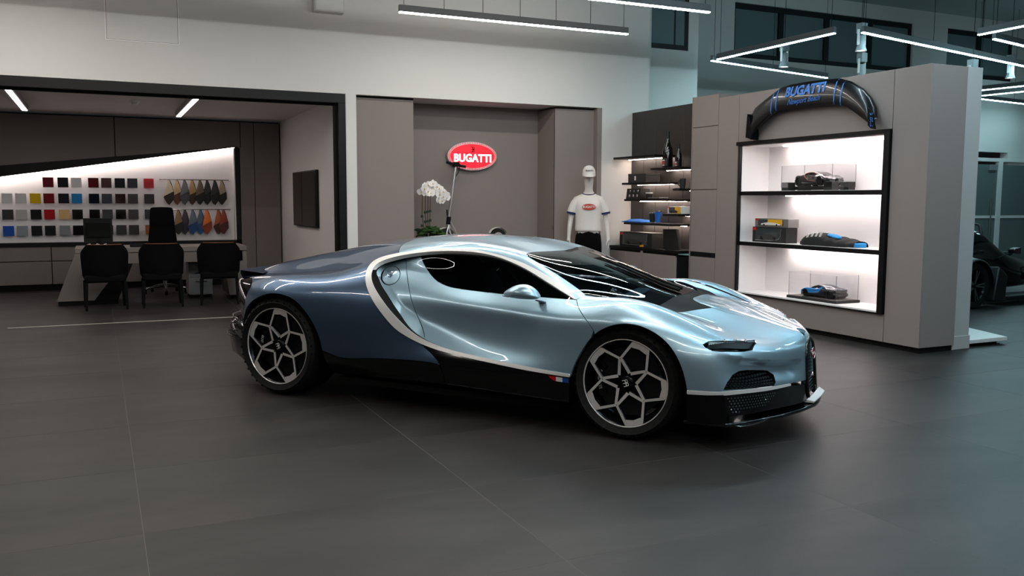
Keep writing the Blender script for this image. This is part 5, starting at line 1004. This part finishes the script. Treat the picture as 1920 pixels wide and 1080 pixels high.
for s in(-1,1):                                                     # fingers
    for k,(dy,ln) in enumerate(((-.028,.075),(-.010,.085),(.008,.08),(.024,.062))):
        MB().tube([(s*.283,-.05+dy,.865),(s*.286,-.055+dy,.865-ln*.5),(s*.278,-.060+dy,.865-ln)],[.0095,.009,.007],8).build('finger','mannequin_skin',body,smooth=60)
    MB().tube([(s*.275,-.075,.90),(s*.262,-.098,.868),(s*.255,-.10,.835)],[.011,.010,.008],8).build('thumb','mannequin_skin',body,smooth=60)
fc_=MB();fc_.loft([[(.018*k*math.cos(a),-.088-.018*k2,1.76+dz+.0*math.sin(a)) for a in (0,2.09,4.18)] for k,k2,dz in ((.6,0,.03),(1,.6,.0),(.9,1.0,-.03),(.5,.2,-.045))]);fc_.build('nose','mannequin_skin',body,subsurf=1)
def rings_shirt():
    R=[]
    for z,a,b,yo in ((1.035,.188,.125,.0),(1.06,.196,.132,0),(1.15,.186,.122,0),(1.28,.192,.13,-.005),(1.40,.205,.135,-.005),(1.465,.20,.115,.005),(1.515,.155,.095,.01),(1.555,.092,.078,.01),(1.57,.082,.074,.01)):
        R.append([(a*math.cos(t),yo+b*math.sin(t),z+(.02*math.sin(t)*0)) for t in np.linspace(0,2*math.pi,25)[:-1]])
    return R
sh_=MB().loft(rings_shirt(),cap=False).build('t_shirt','tee_white',mq,subsurf=1)
MB().tube([(.084*math.cos(t),.01+.076*math.sin(t),1.566-.02*max(0,-math.sin(t))) for t in np.linspace(0,2*math.pi,29)[:-1]],.010,8,closed=True).build('collar','tee_navy',sh_,smooth=60)
for s in(-1,1):
    L=[]
    for p,r in (((s*.10,.01,1.48),.075),((s*.165,.01,1.455),.078),((s*.212,.012,1.385),.073),((s*.240,.015,1.295),.070)):
        L.append((p,r))
    MB().tube([p for p,r in L],[r for p,r in L],14,False).build('sleeve','tee_white',sh_,subsurf=1); MB().tube([(s*.239,.015,1.30),(s*.244,.015,1.272)],.072,14,False).build('cuff','tee_navy',sh_,smooth=60)
lg=MB();M=frame3((0,-.143,1.375),(1,0,0),(0,0,1),(0,-1,0));pl_=[(.098*math.cos(t),.044*math.sin(t)) for t in np.linspace(0,2*math.pi,33)[:-1]]
lg.prism(pl_,-.03,.004);lg.v=[tuple(M@Vector((x,y,z-.35*x*x))) for x,y,z in lg.v];lo_=lg.build('chest_print','tee_red',sh_)
text('lettering','BUGATTI',.044,M@Matrix.Translation((0,0,.0045)),'tee_white',lo_,depth=.0008,bold=.0012)
tr=MB()
TR=skin('trousers',[(0,0,1.12,.18,.11),(0,0,.92,.20,.125),(-.10,0,.80,.105,.112),(-.105,0,.5,.085,.09),(-.11,.02,.1,.075,.08),(.10,0,.80,.105,.112),(.105,0,.5,.085,.09),(.11,.02,.1,.075,.08)],[(0,1),(1,2),(2,3),(3,4),(1,5),(5,6),(6,7)],'pants_black',mq,1)
cp=[]
for z,a,b in ((1.81,.094,.112),(1.85,.095,.113),(1.90,.088,.105),(1.94,.066,.08),(1.962,.03,.036),(1.966,.003,.003)): cp.append([(a*math.cos(t),-.005+b*math.sin(t),z) for t in np.linspace(0,2*math.pi,25)[:-1]])
cap=MB().loft(cp).build('cap','cap_white',mq,smooth=60); br=[]
for t in np.linspace(math.radians(205),math.radians(335),15): br.append([(.093*math.cos(t),-.005+.112*math.sin(t),1.822),(.085*math.cos(t),-.01+.165*math.sin(t),1.815-.0),(.07*math.cos(t),-.02+.20*math.sin(t),1.797),(.07*math.cos(t),-.02+.20*math.sin(t),1.790),(.093*math.cos(t),-.005+.11*math.sin(t),1.812)])
MB().grid(br).build('brim','cap_white',cap,subsurf=1); text('lettering','BUGATTI',.026,FACE_Y((0,-.117,1.885)),'black_matte',cap,depth=.003,bold=.0006)
MB().lathe([(0,.0),(.20,0),(.20,.012),(0,.012)],40).build('base_plate','steel',mq,smooth=30)

# ================================================================ SHELF ITEMS, ISLAND ITEMS, SECOND CAR
mat('bottle_black','060606',.07,coat=.5); mat('label_white','D8D4D0',.6); mat('cup_blue','1E63B8',.35); mat('card_black','131313',.6); mat('card_grey','2E2C2B',.7); mat('toy_yellow','D9A21E',.5); mat('cloth_blue','2C6FC4',.85); mat('cloth_black','101011',.9,bump=(80,.2)); mat('jacket_blue','1583C6',.8); mat('box_silver','8E8B8A',.35,.6); mat('film_clear','3A3E40',.05,coat=.6)
def bottle(x,y,z,h,r,lab):
    e=empty('bottle',(x,y,z),label=lab,cat='bottle',group='dark bottles on the floating shelf')
    MB().lathe([(0,0),(r,.0),(r,h*.42),(r*.94,h*.52),(r*.6,h*.64),(r*.36,h*.74),(r*.30,h*.90),(r*.34,h*.905),(r*.34,h),(0,h)],32).build('glass_body','bottle_black',e,smooth=40); MB().lathe([(r*.36,h*.80),(r*.36,h*1.002),(0,h*1.004)],24).build('foil','card_black',e,smooth=40)
    lb_=MB();R=[]
    for a in np.linspace(math.radians(150),math.radians(235),9): R.append([(r*1.01*math.cos(a),r*1.01*math.sin(a),h*.05),(r*1.01*math.cos(a),r*1.01*math.sin(a),h*.26)])
    l_=MB().grid(R,flip=False).build('label','card_black',e,smooth=60)
    for a,m_,z0,z1 in ((185,'tee_red',.10,.17),(185,'label_white',.19,.22),(185,'label_white',.06,.085)):
        R=[]
        for b in np.linspace(math.radians(a-18),math.radians(a+18),5): R.append([(r*1.02*math.cos(b),r*1.02*math.sin(b),h*z0),(r*1.02*math.cos(b),r*1.02*math.sin(b),h*z1)])
        MB().grid(R).build('label_print',m_,l_)
bottle(7.10,10.18,1.915,.49,.072,'large black bottle with a small label on the shelf'); bottle(7.10,9.925,1.915,.31,.046,'smaller black bottle beside the large one')
e=empty('gift_box',(7.10,10.75,1.725),label='dark grey gift box with small emblem on a floating shelf',cat='box'); MB().box(-.12,.12,-.23,.23,0,.10).build('box_base','card_grey',e,bevel=.004); MB().box(-.122,.122,-.232,.232,.10,.125).build('lid','card_grey',e,bevel=.004); MB().box(-.1235,-.122,.02,.06,.03,.09).build('emblem','label_white',e)
e=empty('jewelry_display',(7.08,10.87,1.49),label='black display block with small shiny accessories on a floating shelf',cat='display'); MB().prism([(-.09,0),(.09,0),(.09,.15),(-.07,.15)],-.18,.18,'y').build('block','card_black',e,bevel=.004)
_o=e.children[0]
for k in range(3):
    for j in range(2): MB().box(-.091+.012*j,-.084+.012*j,-.13+.10*k,-.10+.10*k,.03+.065*j,.065+.065*j).build('accessory','steel' if j else 'sign_rim',e,bevel=.004)
e=empty('espresso_cup',(7.08,10.58,1.49),label='small black and white cup beside the accessory block',cat='cup'); MB().lathe([(0,0),(.04,0),(.05,.09),(.046,.09),(.038,.01),(0,.01)],24).build('cup_body','card_black',e,smooth=40); MB().lathe([(.051,.075),(.053,.095),(.046,.095)],24).build('rim_band','label_white',e,smooth=40)
e=empty('flat_case',(7.08,10.36,1.49),label='flat grey case lying on the shelf right of the cup',cat='case'); MB().box(-.08,.08,-.14,.14,0,.012).build('case_base','card_grey',e,bevel=.003); MB().box(-.078,.078,-.138,.138,.0125,.022).build('case_lid','box_silver',e,bevel=.003)
e=empty('travel_mug',(7.05,9.75,1.63),label='tall black mug on the short shelf',cat='mug'); MB().lathe([(0,0),(.036,0),(.044,.13),(.04,.13),(.033,.01),(0,.01)],24).build('mug_body','card_black',e,smooth=40); MB().tube([(-.04,0,.03),(-.075,0,.05),(-.075,0,.09),(-.04,0,.11)],.006,6).build('handle','card_black',e,smooth=50)
def tumbler(y,m_,lab,h=.165):
    e=empty('tumbler',(7.08,y,1.155),label=lab,cat='tumbler'); MB().lathe([(0,.0),(.034,0),(.034,.012)],24).build('base_ring','steel',e,smooth=40); MB().lathe([(.034,.012),(.048,h-.02)],24).build('wall',m_,e,smooth=40); MB().lathe([(.048,h-.02),(.049,h),(.043,h),(0,h-.01)],24).build('lid','steel',e,smooth=40)
tumbler(10.49,'card_black','black tumbler with steel rim beside the blue one',.15); tumbler(10.35,'cup_blue','bright blue tumbler with steel base on the lowest shelf',.175)
e=empty('folded_scarf',(7.08,10.84,1.155),label='blue folded garment on the lowest floating shelf',cat='garment')
rows=[]
for x in np.linspace(-.13,.13,7):
    rows.append([(x,y,.006+(.03+.012*math.sin(y*30+x*12))*(1-(y/.28)**4)*(1-(x/.14)**6)) for y in np.linspace(-.27,.27,17)])
MB().grid(rows,flip=True).build('fold_top','cloth_blue',e,smooth=60); MB().box(-.125,.125,-.26,.26,0,.012).build('fold_base','cloth_blue',e,bevel=.005)
def toybox(x,y,z,w,d,h,lab,face='card_black',car='card_grey',extra=None):
    e=empty('toy_car_box',(x,y,z),label=lab,cat='toy box',group='boxed model cars'); MB().box(-d/2,d/2,-w/2,w/2,0,h).build('carton',face,e,bevel=.003)
    MB().box(-d/2-.002,-d/2+.0,-w*.36,w*.40,h*.16,h*.90).build('window','film_clear',e)
    c_=MB().loft([[(-d/2-.006,-w*.28,h*.24),(-d/2-.006,-w*.28,h*.36),(-d/2+.0,-w*.28,h*.36)],[(-d/2-.010,-w*.12,h*.24),(-d/2-.010,-w*.10,h*.50),(-d/2,-w*.10,h*.50)],[(-d/2-.010,w*.08,h*.24),(-d/2-.010,w*.10,h*.56),(-d/2,w*.10,h*.56)],[(-d/2-.006,w*.30,h*.24),(-d/2-.006,w*.30,h*.40),(-d/2,w*.30,h*.40)]]).build('toy_car',car,e,smooth=30)
    for yy in(-.18,.2): MB().lathe([(0,-.002),(h*.11,-.002),(h*.11,.003)],16,'x',(-d/2-.011,w*yy,h*.27)).build('toy_wheel','rubber',c_)
    pts=[(-d/2-.003,w*.40,h*.14),(-d/2-.003,-w*.10,h*.14),(-d/2-.003,-w*.28,h*.22),(-d/2-.003,-w*.35,h*.45),(-d/2-.003,-w*.36,h*.92)]; MB().tube(pts,h*.018,6).build('print_line','box_silver',e); MB().box(-d/2-.003,-d/2-.001,w*.38,w*.48,h*.78,h*.95).build('corner_logo','decal_red',e)
    if extra: MB().box(-d/2-.003,-d/2-.001,*extra[1],*extra[2]).build('insert',extra[0],e)
    return e
toybox(7.10,10.78,.805,.84,.22,.21,'large black boxed model car on the black counter',extra=('toy_yellow',(-.22,-.12),(.01,.04)))
toybox(7.08,9.86,1.292,.30,.16,.10,'white and yellow toy car boxes on the shelf beside the tall cabinet','label_white','card_grey',('toy_yellow',(-.15,-.02),(.005,.095)))
e=empty('black_folder',(7.10,10.02,.805),label='black folder standing slanted on the counter',cat='folder'); MB().prism([(.17,0),(-.19,0),(-.12,.28),(.19,.27)],-.03,-.015,'x').build('cover','card_black',e); MB().prism([(.16,0),(-.18,0),(-.11,.275),(.18,.265)],-.014,.02,'x').build('pages','card_grey',e)
# island shelves
toybox(7.29,8.23,.978,.58,.17,.18,'large boxed black model car, lower of the two on the white shelf','card_black','card_grey'); toybox(7.29,8.20,1.160,.57,.16,.10,'boxed model car with yellow insert, upper of the two on the white shelf','box_silver','label_white',('toy_yellow',(-.19,.06),(.02,.09)))
for o in bpy.data.objects:
    pass
e=empty('folded_jacket',(7.33,7.36,.978),label='black folded jacket with blue lining and white stripes on the white shelf',cat='jacket')
rows=[]
for i,y in enumerate(np.linspace(.46,-.42,23)):
    t=i/22;h=(.14*math.sin(math.pi*min(1,t*1.25+.04))**.7 if t<.55 else .115-.06*(t-.55)/.45+.012*math.sin(t*40));w_=.17*min(1,t*4+.15)*(1 if t<.85 else 1-(t-.85)*2.5)
    rows.append([(w_*math.cos(a)*-1,y,max(.0,h*math.sin(a)**.6)) for a in np.linspace(0,math.pi,13)])
MB().grid(rows).build('jacket_body','cloth_black',e,smooth=70)
MB().loft([[(-.10,.02,.10),(-.06,.05,.14),(.02,.05,.145),(.02,.0,.12)],[(-.13,-.10,.09),(-.09,-.10,.13),(.02,-.10,.13),(.02,-.10,.10)],[(-.12,-.20,.07),(-.10,-.20,.10),(-.02,-.20,.105),(-.02,-.2,.07)]]).build('lining','jacket_blue',e,subsurf=1); MB().loft([[(-.10,-.38,.0),(-.10,-.38,.05),(.05,-.38,.055),(.05,-.38,0)],[(-.09,-.46,.0),(-.09,-.46,.04),(.04,-.46,.045),(.04,-.46,0)]]).build('cuff','jacket_blue',e,bevel=.008)
for k in range(4): MB().obox(Matrix.Translation((-.145+.006*k,.22-.06*k,.085+.009*k))@Matrix.Rotation(.5,4,'X'),.004,.012,.045).build('stripe','label_white',e)
# scale models: copies of the large car's parts
PARTS=('rear_body','rear_fascia','roof','windshield','cowl','hood','front_body','door','quarter_panel','side_window','quarter_light','c_line_trim','side_skirt','front_lower','splitter','headlight','front_intake','rear_bumper','rear_spoiler','undertray','cabin_tub')
def model_car(loc,rz,sc,lab,over):
    e=empty('model_car',loc,rz,label=lab,cat='model car',group='scale model cars in display cases')
    for ch in list(car.children):
        b=ch.name.split('.')[0]
        if b=='wheel':
            w_=empty('wheel');w_.parent=e;w_.location=ch.location*sc;w_.scale=ch.scale*sc
            for g_ in list(ch.children):
                if g_.name.split('.')[0] in('tire','rim_lip','rim_barrel','spoke','hub','brake_disc'):
                    c=g_.copy();COL.objects.link(c);c.parent=w_
                    if g_.name.startswith('spoke') or g_.name.startswith('rim_lip'): c.material_slots[0].link='OBJECT';c.material_slots[0].material=MATS['rim_dark']
        elif b in PARTS:
            c=ch.copy();COL.objects.link(c);c.parent=e;c.scale=(sc,sc,sc)
            if b in over and c.data: c.material_slots[0].link='OBJECT';c.material_slots[0].material=MATS[over[b]]
    return e
mat('model_black','141314',.15,coat=1.0); mat('model_copper','A0664C',.35,.6); mat('model_blue','1673B4',.25,coat=.5); mat('model_navy','101A2C',.25,coat=.5)
DK={k:'model_black' for k in ('rear_body','roof','hood','front_body','door','quarter_panel')};DK['c_line_trim']='model_copper'
BL={k:'model_blue' for k in ('hood','front_body','door','quarter_panel')};BL.update({k:'model_navy' for k in ('rear_body','roof')});BL['c_line_trim']='model_navy'
glassmat('film_edge',(.75,.75,.76))
def case(loc,w,d,h,lab,blocks):
    e=empty('acrylic_case',loc,label=lab,cat='display case',group='clear display cases');t=.004;b=.035
    if blocks:
        MB().box(-.06,.06,-w/2+.05,w/2-.05,.01,.05).build('rail','card_black',e)
        for sx in(-1,1):
            for sy in(-1,1): MB().box(sx*(d/2-.05)-.05,sx*(d/2-.05)+.05,sy*(w/2-.06)-.06,sy*(w/2-.06)+.06,0,.095).build('corner_block','card_black',e,bevel=.004)
    else: MB().box(-d/2-.015,d/2+.015,-w/2-.02,w/2+.02,0,.03).build('base','card_black',e,bevel=.004); b=.03; MB().box(-d/2+.01,d/2-.01,-w/2+.01,w/2-.01,.0301,.032).build('base_top','desk_taupe',e)
    P4=lambda *v: MB().add(v,[(0,1,2,3)]).build('pane','glass_clear',e)
    D_,W_=d/2,w/2
    P4((-D_,-W_,b),(-D_,W_,b),(-D_,W_,h),(-D_,-W_,h)); P4((D_,-W_,b),(D_,W_,b),(D_,W_,h),(D_,-W_,h)); P4((-D_,W_,b),(D_,W_,b),(D_,W_,h),(-D_,W_,h)); P4((-D_,-W_,b),(D_,-W_,b),(D_,-W_,h),(-D_,-W_,h)); P4((-D_,-W_,h),(D_,-W_,h),(D_,W_,h),(-D_,W_,h))
    for sx in(-1,1):
        for sy in(-1,1): MB().box(sx*D_-.003,sx*D_+.003,sy*W_-.003,sy*W_+.003,b,h).build('edge_strip','film_edge',e)
    return e
case((7.345,7.62,1.585),.78,.34,.285,'clear display case with black corner blocks on the top shelf',1); model_car((7.335,7.60,1.636),-math.pi/2-.12,.138,'black scale model car with copper side line in the upper case',DK)
case((7.335,7.47,.365),.72,.32,.30,'clear display case on a thin black base on the recess floor',0); model_car((7.335,7.44,.398),math.pi/2+.05,.122,'bright blue and navy scale model car in the lower case',BL)
# ---- rear wing on the island wall
mat('wing_blue','1B62AC',.5); mat('wing_carbon','070708',.3,coat=.25,spec=.3,noise=(700,.3,2))
wg=empty('rear_wing',(7.133,7.48,2.2),label='black carbon rear wing with blue BUGATTI lettering hung above the lit recess',cat='wing')
top=[(8.44,2.26,.0),(8.43,2.49,0),(8.37,2.565,0),(8.15,2.665,0),(7.95,2.748,0),(7.78,2.765,0),(7.5,2.765,0),(7.25,2.755,0),(7.08,2.745,0),(6.92,2.692,0),(6.76,2.60,0),(6.655,2.50,0),(6.59,2.40,0),(6.575,2.30,0)]
bot=[(8.36,2.20,0),(8.34,2.245,0),(8.27,2.32,0),(8.08,2.43,0),(7.94,2.488,0),(7.78,2.492,0),(7.5,2.492,0),(7.25,2.487,0),(7.03,2.468,0),(6.90,2.43,0),(6.77,2.35,0),(6.68,2.29,0),(6.625,2.25,0),(6.60,2.23,0)]
def wp(p,x): return (x,p[0]-7.48,p[1]-2.2)
K=len(top);rows=[]
for f,x in ((0,-.04),(0,-.06),(.08,-.085),(.3,-.11),(.6,-.128),(.9,-.13),(1,-.12),(1,-.10),(.85,-.09),(.4,-.08),(.1,-.04)):
    rows.append([wp((a[0]+(b[0]-a[0])*f,a[1]+(b[1]-a[1])*f),x) for a,b in zip(top,bot)])
MB().grid(rows).build('wing_blade','wing_carbon',wg,smooth=50)
MB().prism([(6.60-7.48,.20),(6.535-7.48,.155),(6.49-7.48,-.025),(6.55-7.48,-.012),(6.585-7.48,.02)],-.16,-.14,'x').build('end_plate','carbon_matte',wg,bevel=.003); MB().prism([(8.44-7.48,.29),(8.46-7.48,.015),(8.40-7.48,.0),(8.36-7.48,-.015),(8.35-7.48,.05),(8.40-7.48,.25)],-.13,-.02,'x').build('end_plate','carbon_matte',wg,bevel=.003)
for y in(7.95,7.1): MB().box(-.05,.0,y-7.48-.03,y-7.48+.03,.36,.42).build('bracket','black_metal',wg)
def bx(y):   # x of the blade front at mid height
    return -.158
def wtext(body,size,yc,zc,slope,bold,m_,nm,sx=1.0,shear=0):
    def bend(p):
        yy=yc-p.x;zz=zc+p.y+slope*p.x
        a=np.interp(-yy,[-t[0] for t in top],[t[1] for t in top]);b=np.interp(-yy,[-t[0] for t in bot],[t[1] for t in bot]);f=np.clip((a-zz)/(a-b),0,1);x=np.interp(f,[0,.08,.3,.6,.9,1],[-.06,-.085,-.11,-.128,-.13,-.12])-.007-p.z
        return Vector((x,yy-7.48,zz-2.2))
    return text(nm,body,size,Matrix.Identity(4),m_,wg,depth=.001,bold=bold,bend=bend,sx=sx,shear=shear)
wtext('BUGATTI',.145,7.52,2.668,0,.006,'wing_blue','lettering',1.0); wtext('Newport Beach',.085,7.52,2.56,.02,0,'wing_blue','script_lettering',.9,.5)
for y0 in (8.03,7.95,7.075,6.985):
    a=np.interp(-y0,[-t[0] for t in top],[t[1] for t in top]);b=np.interp(-y0,[-t[0] for t in bot],[t[1] for t in bot]);L=[]
    for f in np.linspace(.02,1,9):
        z=a+(b-a)*f;x=np.interp(f,[0,.08,.3,.6,.9,1],[-.06,-.085,-.11,-.128,-.13,-.12])-.004;wdt=.010*math.sin(math.pi*(.15+.7*f));L.append([(x,y0-7.48+wdt,z-2.2),(x,y0-7.48-wdt,z-2.2)])
    MB().grid(L,flip=True).build('pinstripe','wing_blue',wg)
text('plate_lettering',"7°20' E",.05,frame3((-.162,6.535-7.48,.07),(0,.08,.99),(0,.99,-.08),(-1,0,0)),'wing_blue',wg,depth=.0005)
# ---- second car (black open single-seater) behind the post
mat('car2_black','07080A',.1,coat=1.0); mat('car2_matte','16181A',.45)
c2=empty('open_race_car',(12.14,9.14,0),math.radians(4),label='black open-wheel sports car half hidden behind the white post',cat='car')
def w2(x,y,s):
    w_=empty('wheel');w_.parent=c2;w_.location=(x,y,.32);w_.scale=(1,s,1)
    MB().lathe([(.22,.0),(.24,-.012),(.30,-.015),(.318,.02),(.32,.05),(.32,.2),(.30,.24),(.22,.24)],64,'y').build('tire','rubber',w_,smooth=35); MB().lathe([(.225,.0),(.21,.03),(.19,.12)],48,'y').build('rim_barrel','rim_dark',w_,smooth=40); sp=MB()
    for k in range(5):
        a=2*math.pi*k/5
        for d_ in(-.12,.12): sp.obox(Matrix.Rotation(-(a+d_),4,'Y')@Matrix.Translation((.125,.012,0)),.095,.012,.009)
    sp.build('spokes','steel',w_); MB().lathe([(0,.0),(.04,.005),(.05,.03)],24,'y').build('hub','rim_dark',w_,smooth=40)
for x in (-1.35,1.25):
    for s in(1,-1): w2(x,-.80*s,s)
B_=[]
for x,z0,z1,hw_ in ((-1.9,.35,.62,.25),(-1.6,.28,.78,.36),(-1.2,.22,.90,.42),(-.95,.20,1.00,.40),(-.55,.2,1.12,.38),(-.30,.19,1.04,.40),(-.1,.17,.82,.46),(.15,.16,.72,.50),(.4,.16,.66,.48),(.8,.17,.60,.36),(1.3,.2,.50,.25),(1.8,.2,.36,.16)):
    n=16;B_.append([(x,hw_*(abs(math.cos(a))**.7)*(1 if math.cos(a)>0 else -1),(z0+z1)/2+(z1-z0)/2*(abs(math.sin(a))**.8)*(1 if math.sin(a)>0 else -1)) for a in np.linspace(0,2*math.pi,n+1)[:-1]])
MB().loft(B_).build('body','car2_black',c2,subsurf=2)
MB().tube([(-.38,-.26,.88),(-.40,-.20,1.13),(-.40,0,1.17),(-.40,.20,1.13),(-.38,.26,.88)],.022,8).build('roll_hoop','car2_matte',c2,smooth=60)
for s in(-1,1):
    for x0,a0,a1 in ((-1.35,-5,170),(1.25,5,170)):
        R=[]
        for a in np.linspace(math.radians(a0),math.radians(a1),17): R.append([(x0+.37*math.cos(a),s*.56,.32+.37*math.sin(a)),(x0+.385*math.cos(a),s*.70,.32+.39*math.sin(a)),(x0+.37*math.cos(a),s*.84,.32+.37*math.sin(a)),(x0+.35*math.cos(a),s*.85,.32+.35*math.sin(a))])
        MB().grid(R,flip=s<0).build('wheel_fender','car2_matte',c2,smooth=60)
    MB().prism([(-1.0,.10),(-.72,.08),(-.70,.45),(-.9,.58)],s*.60,s*.86,'y').build('fender_shield','car2_matte',c2,bevel=.02)
    MB().loft([[(-.35,s*.62,.74),(-.35,s*.72,.74),(-.35,s*.72,.80),(-.35,s*.62,.80)],[(-.2,s*.60,.73),(-.2,s*.73,.73),(-.2,s*.73,.82),(-.2,s*.60,.82)]]).build('mirror','car2_black',c2,bevel=.01); MB().tube([(-.3,s*.46,.66),(-.28,s*.64,.75)],.008,6).build('mirror_stalk','car2_matte',c2)
    MB().tube([(-1.2,s*.4,.42),(-1.35,s*.72,.32)],.015,8).build('suspension_arm','car2_matte',c2,smooth=50); MB().tube([(1.1,s*.28,.36),(1.25,s*.72,.32)],.015,8).build('suspension_arm','car2_matte',c2,smooth=50)
    MB().box(-.6,.6,min(s*.46,s*.78),max(s*.46,s*.78),.08,.14).build('side_floor','car2_matte',c2,bevel=.01)
MB().box(.0,.45,-.22,.22,.66,.72).build('cockpit_opening','interior_dark',c2,bevel=.03)
